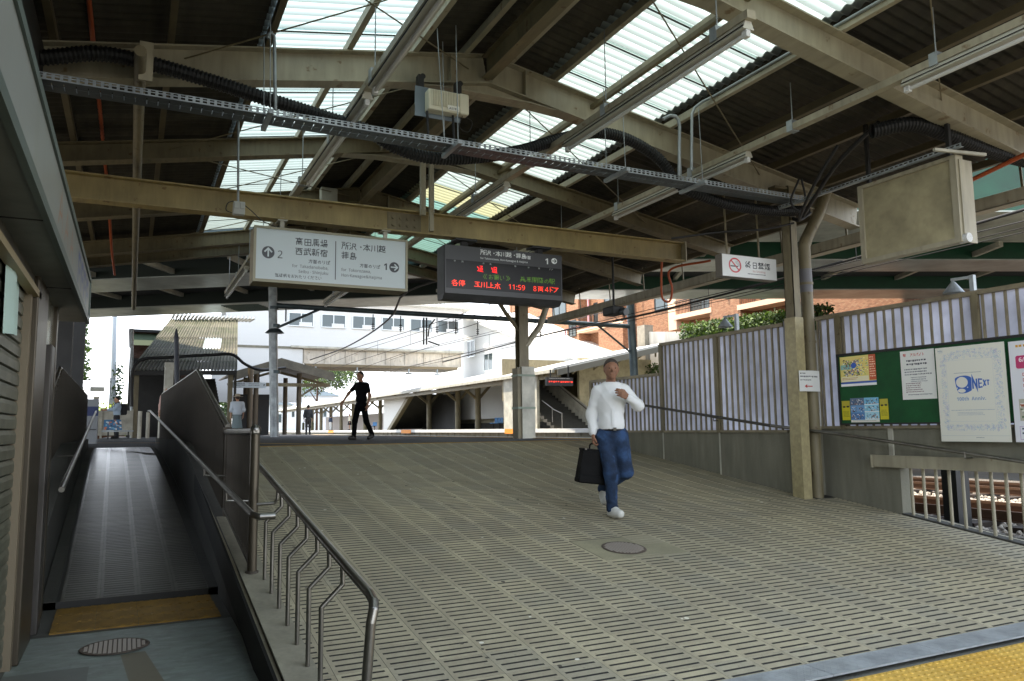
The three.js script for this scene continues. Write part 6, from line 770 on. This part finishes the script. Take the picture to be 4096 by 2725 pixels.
function hand(w, dir, side, pn, curl, s = 1) { // wrist, pointing direction, towards the thumb side, palm normal
  const n = (v) => { const l = Math.hypot(...v); return v.map((x) => x / l); }, add = (p, v, k) => p.map((x, i) => x + v[i] * k), mix = (a, b, t) => n(a.map((x, i) => x * Math.cos(t) + b[i] * Math.sin(t))); dir = n(dir); side = n(side); pn = n(pn); const out = [];
  [[0.03, 0.082, 0.072], [0.01, 0.086, 0.080], [-0.01, 0.082, 0.074], [-0.029, 0.074, 0.058]].forEach(([o, L, F]) => { const k = add(add(w, dir, L * s), side, o * s); out.push(cap(add(w, side, o * 0.6 * s), k, 0.015 * s, 0.0125 * s)); let p = k, a = 0; [0.46, 0.31, 0.23].forEach((fr, i) => { a += curl * (i ? 0.9 : 0.75); const q = add(p, mix(dir, pn, a), F * fr * s); out.push({ ...cap(p, q, (0.0095 - i * 0.0008) * s, (0.0088 - i * 0.0009) * s), k: 0.006 }); p = q; }); });
  const t0 = add(add(w, side, 0.022 * s), dir, 0.02 * s), t1 = add(add(add(t0, side, 0.025 * s), dir, 0.028 * s), pn, 0.014 * s), t2 = add(add(t1, dir, 0.028 * s), pn, 0.016 * s); out.push(cap(t0, t1, 0.014 * s, 0.011 * s), { ...cap(t1, t2, 0.0105 * s, 0.008 * s), k: 0.006 });
  return out;
}
function person(label, base, rotY, J, C, o = {}) {
  const g = thing('person', label, 'person', base, o.group); g.rotation.y = rotY; const c = o.cell ?? 0.014, q = (n, geo, m) => localPart(n, geo, m, g), mid = (a, b, t = 0.5) => a.map((x, i) => lerp(x, b[i], t));
  const { head, neck, sL, sR, eL, eR, wL, wR, hL, hR, kL, kR, aL, aR, tL, tR } = J, pel = mid(hL, hR), che = mid(sL, sR), chest = mid(che, pel, 0.22), waist = mid(che, pel, 0.72);
  const hd = [{ e: head, r: [0.076, 0.108, 0.095] }, cap([head[0], head[1] - 0.055, head[2] + 0.02], [head[0], head[1] - 0.088, head[2] + 0.052], 0.05, 0.034), { ...cap([head[0], head[1] + 0.002, head[2] + 0.09], [head[0], head[1] - 0.026, head[2] + 0.112], 0.008, 0.014), k: 0.012 }, { ...cap([head[0] - 0.03, head[1] + 0.026, head[2] + 0.08], [head[0] + 0.03, head[1] + 0.026, head[2] + 0.08], 0.014, 0.014), k: 0.015 }, { ...cap([head[0] - 0.02, head[1] - 0.058, head[2] + 0.088], [head[0] + 0.02, head[1] - 0.058, head[2] + 0.088], 0.007, 0.007), k: 0.01 }, { e: [head[0] - 0.077, head[1] - 0.005, head[2] - 0.005], r: [0.012, 0.032, 0.02], k: 0.01 }, { e: [head[0] + 0.077, head[1] - 0.005, head[2] - 0.005], r: [0.012, 0.032, 0.02], k: 0.01 }];
  const yaw = o.headYaw ?? 0, cy = Math.cos(yaw), sy = Math.sin(yaw), turn = (geo) => { geo.translate(-head[0], -head[1], -head[2]); geo.rotateY(yaw); geo.translate(...head); return geo; };
  const skin = [cap(neck, [head[0], head[1] - 0.05, head[2] - 0.01], 0.054, 0.052), cap(chest, waist, 0.10, 0.09, 1.15), cap(mid(sL, sR, 0.2), mid(sL, sR, 0.8), 0.05, 0.05), cap(che, chest, 0.09, 0.1), cap(waist, pel, 0.09, 0.1), cap(sL, eL, 0.043, 0.036), cap(eL, wL, 0.037, 0.026), cap(sR, eR, 0.043, 0.036), cap(eR, wR, 0.037, 0.026), cap(hL, kL, 0.07, 0.045), cap(kL, aL, 0.045, 0.032), cap(hR, kR, 0.07, 0.045), cap(kR, aR, 0.045, 0.032)];
  const bs = boundsOf(skin, 0.03), parts = [net(field(skin, 0.05), bs[0], bs[1], c)];
  { const b = boundsOf(hd, 0.02); parts.push(turn(net(field(hd, 0.03), b[0], b[1], Math.min(c, o.headCell ?? c)))); }
  for (const [w, H] of [[wL, o.handL], [wR, o.handR]]) if (H) { const l = hand(w, ...H), b = boundsOf(l, 0.01); parts.push(net(field(l, 0.012), b[0], b[1], o.handCell ?? 0.005)); } else { const l = [cap(w, mid(w, w === wL ? eL : eR, -0.38), 0.03, 0.028)], b = boundsOf(l, 0.03); parts.push(net(field(l, 0.02), b[0], b[1], c)); }
  q('body', parts, C.skin);
  // hair
  const hr = [{ e: [head[0], head[1] + 0.02, head[2] - 0.012], r: [0.086, 0.104, 0.102] }], hf = field(hr, 0.02), hb = boundsOf(hr, 0.02), hl = o.hairLine ?? 0.0; q('hair', turn(net((x, y, z) => Math.max(hf(x, y, z), -(y - head[1] - hl) + (z - head[2]) * (o.hairTilt ?? 0.9)), hb[0], hb[1], Math.min(c, 0.012))), C.hair);
  if (C.eye) q('eye', [-1, 1].map((s) => { const e = new THREE.SphereGeometry(0.009, 8, 6); e.translate(head[0] + s * 0.031, head[1] + 0.006, head[2] + 0.083); return turn(prep(e)); }), C.eye);
  // shirt: torso and sleeves
  const loose = o.loose ?? 0.03, folds = (x, y, z) => { const a = Math.sin(y * 33 + x * 38 + z * 9 + 2 * Math.sin(x * 14 + y * 5)), b = Math.sin(y * 52 - x * 27 + 1.5 * Math.sin(y * 12)); return -0.0045 * Math.pow(Math.max(0, a), 3) - 0.004 * Math.pow(Math.max(0, b), 3) * (0.6 + 0.4 * Math.sin(x * 9)); };
  const sh = [cap(mid(sL, sR, 0.12), mid(sL, sR, 0.88), 0.055 + loose * 0.5, 0.055 + loose * 0.5), cap(che, chest, 0.11 + loose, 0.125 + loose, 1.12), cap(chest, waist, 0.12 + loose, 0.105 + loose, 1.1), cap(waist, mid(waist, pel, 0.75), 0.105 + loose, 0.105 + loose, 1.1), cap(neck, mid(neck, che, 0.9), 0.05, 0.09)];
  const sl = o.sleeve ?? 0.9, cuff = (e, w) => mid(e, w, sl); if (sl > 0) sh.push(cap(sL, eL, 0.056 + loose * 0.35, 0.048 + loose * 0.3), cap(eL, cuff(eL, wL), 0.048 + loose * 0.3, 0.038 + loose * 0.3), cap(sR, eR, 0.056 + loose * 0.35, 0.048 + loose * 0.3), cap(eR, cuff(eR, wR), 0.048 + loose * 0.3, 0.038 + loose * 0.3)); else sh.push(cap(sL, mid(sL, eL, 0.55), 0.06, 0.055), cap(sR, mid(sR, eR, 0.55), 0.06, 0.055));
  const sf = field(sh, 0.05), sb = boundsOf(sh, 0.03), hem = o.hem ?? pel[1] + 0.09, armIn = (x, z) => Math.abs(x - pel[0]) > 0.2 + loose; q('shirt', net((x, y, z) => Math.max(sf(x, y, z) + folds(x, y, z), armIn(x, z) ? -9 : hem - y, y - neck[1] - 0.02), sb[0], sb[1], c), C.shirt);
  for (const [e, w, n] of [[eL, wL], [eR, wR]]) if (sl > 0.5 && C.cuff) { const l = [cap(mid(e, w, sl - 0.12), mid(e, w, sl + 0.02), 0.05, 0.046)], b = boundsOf(l, 0.02); q('cuff', net(field(l, 0.01), b[0], b[1], c), C.cuff); }
  if (o.collar) { const F = field([cap([neck[0], neck[1] - 0.03, neck[2] + 0.0], [neck[0], neck[1] + 0.035, neck[2] + 0.004], 0.072, 0.068)], 0.01), w = 0.025; q('collar', net((x, y, z) => Math.max(F(x, y, z), y - neck[1] - 0.03 + Math.max(0, z - neck[2]) * 0.5, neck[1] - 0.09 - y, 0.012 - Math.hypot(x - neck[0] - 0.005, (z - neck[2] - 0.075) * 0.8)), [neck[0] - 0.1, neck[1] - 0.1, neck[2] - 0.1], [neck[0] + 0.1, neck[1] + 0.06, neck[2] + 0.1], 0.008), C.shirt); q('placket', prep(new THREE.BoxGeometry(0.028, 0.36, 0.01).rotateX(-0.03).translate(lerp(neck[0], pel[0], 0.5) + 0.02, lerp(neck[1], pel[1], 0.48), che[2] + 0.128)), C.shirt); }
  // trousers or skirt
  const down = (k, a) => mid(k, a, 1.02), lw = o.legs ?? 1, tr = o.skirt ? [cap(mid(waist, pel, 0.6), pel, 0.12, 0.15, 1.0), cap(pel, [pel[0], o.skirt, pel[2]], 0.15, 0.22, 1)] : [cap(mid(waist, pel, 0.75), pel, 0.115, 0.125, 1.05), cap(hL, kL, 0.092 * lw, 0.068 * lw), cap(kL, down(kL, aL), 0.066 * lw, 0.056 * lw), cap(hR, kR, 0.092 * lw, 0.068 * lw), cap(kR, down(kR, aR), 0.066 * lw, 0.056 * lw)];
  const tf = field(tr, 0.045), tb = boundsOf(tr, 0.03), fold2 = (x, y, z) => -0.008 * Math.pow(Math.max(0, Math.sin(y * 44 + x * 30 - z * 12 + 2 * Math.sin(y * 9 + x * 11))), 3) * (0.5 + 0.5 * Math.sin(y * 7 + 1)) - (y < 0.25 ? 0.007 * Math.sin(y * 120 + x * 20) * (1 - y / 0.25) : 0); q(o.skirt ? 'skirt' : 'trousers', net((x, y, z) => Math.max(tf(x, y, z) + fold2(x, y, z), y - hem - 0.015, o.skirt ? o.skirt - y : -9), tb[0], tb[1], c), C.legs);
  if (C.belt) { const bl = [cap(mid(waist, pel, 0.5), pel, 0.128, 0.135, 1.05)], bf = field(bl, 0.02), bb = boundsOf(bl, 0.02); q('belt', net((x, y, z) => Math.max(bf(x, y, z), Math.abs(y - hem - 0.002) - 0.018), bb[0], bb[1], 0.008), C.belt); const bk = new THREE.BoxGeometry(0.034, 0.034, 0.01); bk.translate(pel[0] + (o.buckle ?? 0), hem + 0.002, pel[2] + 0.132); q('buckle', prep(bk), m_inox); }
  // shoes
  for (const [a, t] of [[aL, tL], [aR, tR]]) { const heel = [a[0] - (t[0] - a[0]) * 0.25, 0, a[2] - (t[2] - a[2]) * 0.25], drop = [lerp(a[0], t[0], -0.22), a[1] - 0.055, lerp(a[2], t[2], -0.22)]; const l = [cap(a, mid(a, t, 0.5), 0.045, 0.044), cap(drop, t, 0.042, 0.036), cap(mid(drop, t, 0.4), t, 0.046, 0.04)], b = boundsOf(l, 0.02), F = field(l, 0.03); q('shoe', net(F, b[0], b[1], Math.min(c, 0.011)), C.shoe); }
  return g;
}
const P = (n, hex, r = 0.8, o = {}) => M('cloth_' + n, hex, r, 0, o), skinA = M('skin_tan', '#a37458', 0.6, 0, { map: rep(T.grime, 5) }), skinB = M('skin_light', '#b98e72', 0.6), hairK = M('hair_black', '#17130f', 0.6), eyeK = M('eye_dark', '#1a1410', 0.2);
{ // the man with the briefcase
  const base = S(4.84, ramp(7.36) + 0.001, 7.36), rot = Math.atan2(-4.84, 7.36), X = (x, y, z = 0) => [x, y, z];
  const J = { head: X(0.0, 1.635, 0.04), neck: X(-0.015, 1.47, 0), sR: X(-0.165, 1.385, 0.01), sL: X(0.145, 1.395, 0.0), eR: X(-0.235, 1.14, -0.03), wR: X(-0.222, 0.905, 0.03), eL: X(0.285, 1.22, 0.06), wL: X(0.165, 1.315, 0.22), hR: X(-0.10, 0.885, 0), hL: X(0.075, 0.885, 0), kR: X(-0.035, 0.48, 0.09), aR: X(-0.03, 0.10, 0.02), tR: X(0.055, 0.05, 0.13), kL: X(0.135, 0.50, 0.08), aL: X(-0.125, 0.30, -0.2), tL: X(-0.115, 0.165, -0.13) };
  J.hL = X(0.075, 0.885, 0); const C = { skin: skinA, hair: P('grey_hair', '#3b332c', 0.7), eye: eyeK, shirt: P('white_shirt', '#e4e4e2', 0.75), cuff: P('white_cuff', '#e0e0de', 0.75), legs: P('blue_denim', '#2f4a72', 0.9, { map: rep(T.denim, 2.2) }), belt: P('belt', '#17120e', 0.4), shoe: P('trainer', '#cfcdc4', 0.6) };
  const g = person('man in white shirt and blue jeans walking down the slope with a black briefcase', base, rot, J, C, { cell: 0.0115, headCell: 0.0075, handR: [[0.02, -1, 0.08], [0.15, 0, 1], [1, 0, -0.1], 1.05, 1.05], handL: [[-0.6, 0.35, 0.5], [0.2, 1, 0], [-0.5, 0, -0.8], 0.6, 1.05], handCell: 0.0042, hem: 0.965, buckle: 0.035, hairLine: 0.035, hairTilt: 0.55, loose: 0.024, sleeve: 0.86, headYaw: 0.15, legs: 1.08, collar: 1 });
  // the briefcase hangs from his right hand
  const b = thing('briefcase', 'black leather briefcase held in the hand of the man in the white shirt', 'briefcase', base.clone()); b.rotation.y = rot; const L = new THREE.Group(), ml = M('black_leather', '#080808', 0.6, 0, { specularIntensity: 0.3, bumpMap: rep(T.bump, 9), bumpScale: 0.0012 });
  const put = (n, geo, m, p = b) => { const q = mesh(n, geo, m); q.geometry.translate(0.035, 0, 0); q.geometry.rotateY(0.42); q.geometry.rotateZ(-0.13); q.geometry.translate(-0.225, 0.765, 0.045); b.add(q); return q; };
  const rb = (w, h, d, x, y, z, r) => { const q = new RoundedBoxGeometry(w, h, d, 3, r); q.translate(x, y, z); return prep(q); };
  put('shell', [prism([V(-0.185, -0.375, -0.065), V(0.185, -0.375, -0.065), V(0.168, -0.04, -0.05), V(-0.168, -0.04, -0.05)], V(0, 0, 0.115)), rb(0.375, 0.06, 0.15, 0, -0.365, -0.008, 0.02)], ml); put('front_flap', rb(0.335, 0.30, 0.012, 0, -0.20, 0.052, 0.006), ml); put('base_band', rb(0.365, 0.075, 0.014, 0, -0.345, 0.062, 0.006), ml); put('frame', rb(0.35, 0.026, 0.125, 0, -0.03, -0.007, 0.01), ml); put('handle', tube([V(-0.075, -0.02, 0), V(-0.07, 0.03, 0), V(-0.03, 0.045, 0), V(0.03, 0.045, 0), V(0.07, 0.03, 0), V(0.075, -0.02, 0)], 0.0095, 8), ml); for (const x of [-0.14, 0.14]) put('clasp', rb(0.022, 0.02, 0.02, x, -0.022, 0.055, 0.004), m_inox); put('name_plate', rb(0.032, 0.011, 0.003, -0.005, -0.085, 0.06, 0.001), m_inox);
}
{ // silhouette crossing the platform
  const base = S(5.22, HP, 19.4), rot = Math.atan2(-5.22, 19.4);
  person('man in dark clothes walking left across the shaded platform', base, rot - 0.75, { head: [0.0, 1.60, 0.05], neck: [0, 1.43, 0.02], sL: [0.185, 1.37, 0], sR: [-0.185, 1.37, 0], eL: [0.23, 1.1, -0.06], wL: [0.235, 0.86, 0.02], eR: [-0.30, 1.16, 0.15], wR: [-0.30, 0.965, 0.33], hL: [0.085, 0.86, 0], hR: [-0.085, 0.86, 0], kL: [0.10, 0.46, -0.08], aL: [0.10, 0.14, -0.30], tL: [0.11, 0.045, -0.16], kR: [-0.09, 0.46, 0.13], aR: [-0.08, 0.085, 0.17], tR: [-0.08, 0.045, 0.32] }, { skin: skinA, hair: hairK, shirt: P('black_shirt', '#0c0c0e', 0.9, { specularIntensity: 0.2 }), legs: P('black_trousers', '#0a0a0c', 0.9, { specularIntensity: 0.2 }), shoe: P('black_shoe', '#1f1a17', 0.5), belt: null }, { cell: 0.016, sleeve: -1, handR: [[-0.1, -0.75, 0.65], [0, 0.6, 0.8], [1, 0, 0], 0.4], handL: [[0, -1, 0.1], [0, 0, 1], [-1, 0, 0], 0.5], handCell: 0.0055, hairLine: 0.02 });
}
// smaller, farther figures
const stand = (w = 0.17) => ({ head: [0, 1.57, 0.02], neck: [0, 1.41, 0], sL: [w, 1.35, 0], sR: [-w, 1.35, 0], eL: [w + 0.05, 1.09, -0.02], wL: [w + 0.05, 0.86, 0.03], eR: [-w - 0.05, 1.09, -0.02], wR: [-w - 0.05, 0.86, 0.03], hL: [0.085, 0.85, 0], hR: [-0.085, 0.85, 0], kL: [0.09, 0.45, 0.01], kR: [-0.09, 0.45, 0.01], aL: [0.09, 0.09, -0.02], aR: [-0.09, 0.09, -0.02], tL: [0.11, 0.04, 0.12], tR: [-0.11, 0.04, 0.12] });
const handsDown = { handL: [[0, -1, 0.1], [0, 0, 1], [-1, 0, 0], 0.5], handR: [[0, -1, 0.1], [0, 0, 1], [1, 0, 0], 0.5], handCell: 0.007 };
const bag = (name, label, base, r, geos, m) => { const b = thing(name, label, 'bag', base); b.rotation.y = r; localPart('bag_body', geos, m, b); return b; };
{
  const base = S(9.05, HP, 45), r = Math.PI; person('distant man in a dark waistcoat, a bag in each hand, by the platform edge', base, r - 0.2, stand(), { skin: skinB, hair: hairK, shirt: P('dark_vest', '#2a2c31'), legs: P('dark_slacks', '#26262a'), shoe: P('black_shoe2', '#17171a') }, { cell: 0.022, ...handsDown });
  for (const s of [-1, 1]) { const b = bag('carrier_bag', s < 0 ? 'drab carrier bag in the left hand of the man at the platform edge' : 'drab carrier bag in the right hand of the man at the platform edge', base.clone(), r - 0.2, [prep(new RoundedBoxGeometry(0.13, 0.42, 0.32, 2, 0.03).translate(s * 0.26, 0.47, 0.04))], P('olive_bag', '#4d4d34')); localPart('handle', tube([V(s * 0.26, 0.66, 0.12), V(s * 0.25, 0.78, 0.05), V(s * 0.26, 0.66, -0.04)], 0.008, 5), m_dark, b); }
  person('woman in a white blouse and grey-green skirt, seen from behind beyond the picket railing', S(3.82, HP, 33), Math.PI + 0.2, stand(0.2), { skin: skinB, hair: P('brown_hair', '#3a2a20'), shirt: P('white_blouse', '#c9d3dc'), legs: P('grey_skirt', '#77878a'), shoe: P('brown_shoe', '#4a3a30') }, { cell: 0.024, skirt: 0.35, loose: 0.07, sleeve: 0.2, hem: 0.9, ...handsDown });
  const hb = S(3.82, HP, 33), hat = thing('sun_hat', 'pale sun hat worn by the woman in the white blouse', 'hat', hb), hg = new THREE.CylinderGeometry(0.09, 0.11, 0.11, 16); hg.translate(0, 1.68, -0.02); localPart('crown', prep(hg), P('straw', '#a79a84'), hat); const br = new THREE.CylinderGeometry(0.2, 0.22, 0.015, 20); br.translate(0, 1.63, -0.02); localPart('brim', prep(br), P('straw', '#a79a84'), hat);
  const bk = S(-0.52, HP, 35.2), J = stand(); J.eR = [-0.2, 1.15, 0.2]; J.wR = [-0.16, 1.14, 0.42]; J.eL = [0.2, 1.15, 0.2]; J.wL = [0.16, 1.14, 0.42]; person('young man in a pale blue shirt with a black rucksack leaning on the platform fence', bk, -1.25, J, { skin: skinB, hair: hairK, shirt: P('pale_blue_shirt', '#a9bccd'), legs: P('black_slacks', '#1b1c20'), shoe: P('dark_shoe', '#1c1a18') }, { cell: 0.022, sleeve: 0.85, handL: [[0, 0, 1], [0, 1, 0], [-1, 0, 0], 0.3], handR: [[0, 0, 1], [0, 1, 0], [1, 0, 0], 0.3], handCell: 0.007 });
  const rk = bag('rucksack', 'black rucksack on the back of the young man in the pale blue shirt', bk.clone(), -1.25, [prep(new RoundedBoxGeometry(0.32, 0.46, 0.2, 3, 0.07).translate(0, 1.17, -0.25))], P('black_nylon', '#17181a')); for (const s of [-1, 1]) localPart('strap', tube([V(s * 0.1, 1.36, -0.2), V(s * 0.12, 1.45, -0.03), V(s * 0.12, 1.36, 0.15), V(s * 0.13, 1.1, 0.12)], 0.016, 5), P('black_nylon', '#17181a'), rk);
  person('passenger in a pale pink shirt half hidden behind the panel fence', S(1.0, HP, 27), -0.6, stand(), { skin: skinB, hair: hairK, shirt: P('pink_shirt', '#c9a79c'), legs: P('beige_slacks', '#b09a8c'), shoe: P('tan_shoe', '#6a5444') }, { cell: 0.024, ...handsDown });
  person('man in a navy shirt and white trousers waiting on the opposite platform', S(20.2, 1.44, 88), 2.2, stand(), { skin: skinB, hair: hairK, shirt: P('navy_shirt', '#2c3a52'), legs: P('white_trousers', '#dcdcd8'), shoe: P('grey_shoe', '#55524e') }, { cell: 0.03, ...handsDown });
  person('woman in a cream top and short black skirt waiting on the opposite platform', S(20.2, 1.44, 79.5), -1.6, stand(0.15), { skin: skinB, hair: hairK, shirt: P('cream_top', '#e0d8c4'), legs: P('black_skirt', '#1c1a1c'), shoe: P('black_boot', '#191617') }, { cell: 0.03, skirt: 0.55, ...handsDown });
  const Js = stand(); Object.assign(Js, { hL: [0.09, 0.5, 0], hR: [-0.09, 0.5, 0], kL: [0.1, 0.5, 0.42], kR: [-0.1, 0.5, 0.42], aL: [0.1, 0.09, 0.36], aR: [-0.1, 0.09, 0.36], tL: [0.1, 0.04, 0.5], tR: [-0.1, 0.04, 0.5], head: [0, 1.2, 0.1], neck: [0, 1.05, 0.04], sL: [0.17, 1.0, 0.02], sR: [-0.17, 1.0, 0.02], eL: [0.2, 0.74, 0.1], eR: [-0.2, 0.74, 0.1], wL: [0.08, 0.82, 0.32], wR: [-0.08, 0.82, 0.32] });
  person('passenger in a lilac shirt seated on a bench of the opposite platform, reading', S(22.3, 1.44, 70.2), -1.7, Js, { skin: skinB, hair: hairK, shirt: P('lilac_shirt', '#b9b4c8'), legs: P('dark_green_slacks', '#2c3a30'), shoe: P('black_shoe3', '#161616') }, { cell: 0.028, handL: [[-0.3, 0.3, 0.8], [0, 1, 0.2], [-1, 0, 0], 0.6], handR: [[0.3, 0.3, 0.8], [0, 1, 0.2], [1, 0, 0], 0.6], handCell: 0.008, hem: 0.62 });
}
renderer.render(scene, camera);
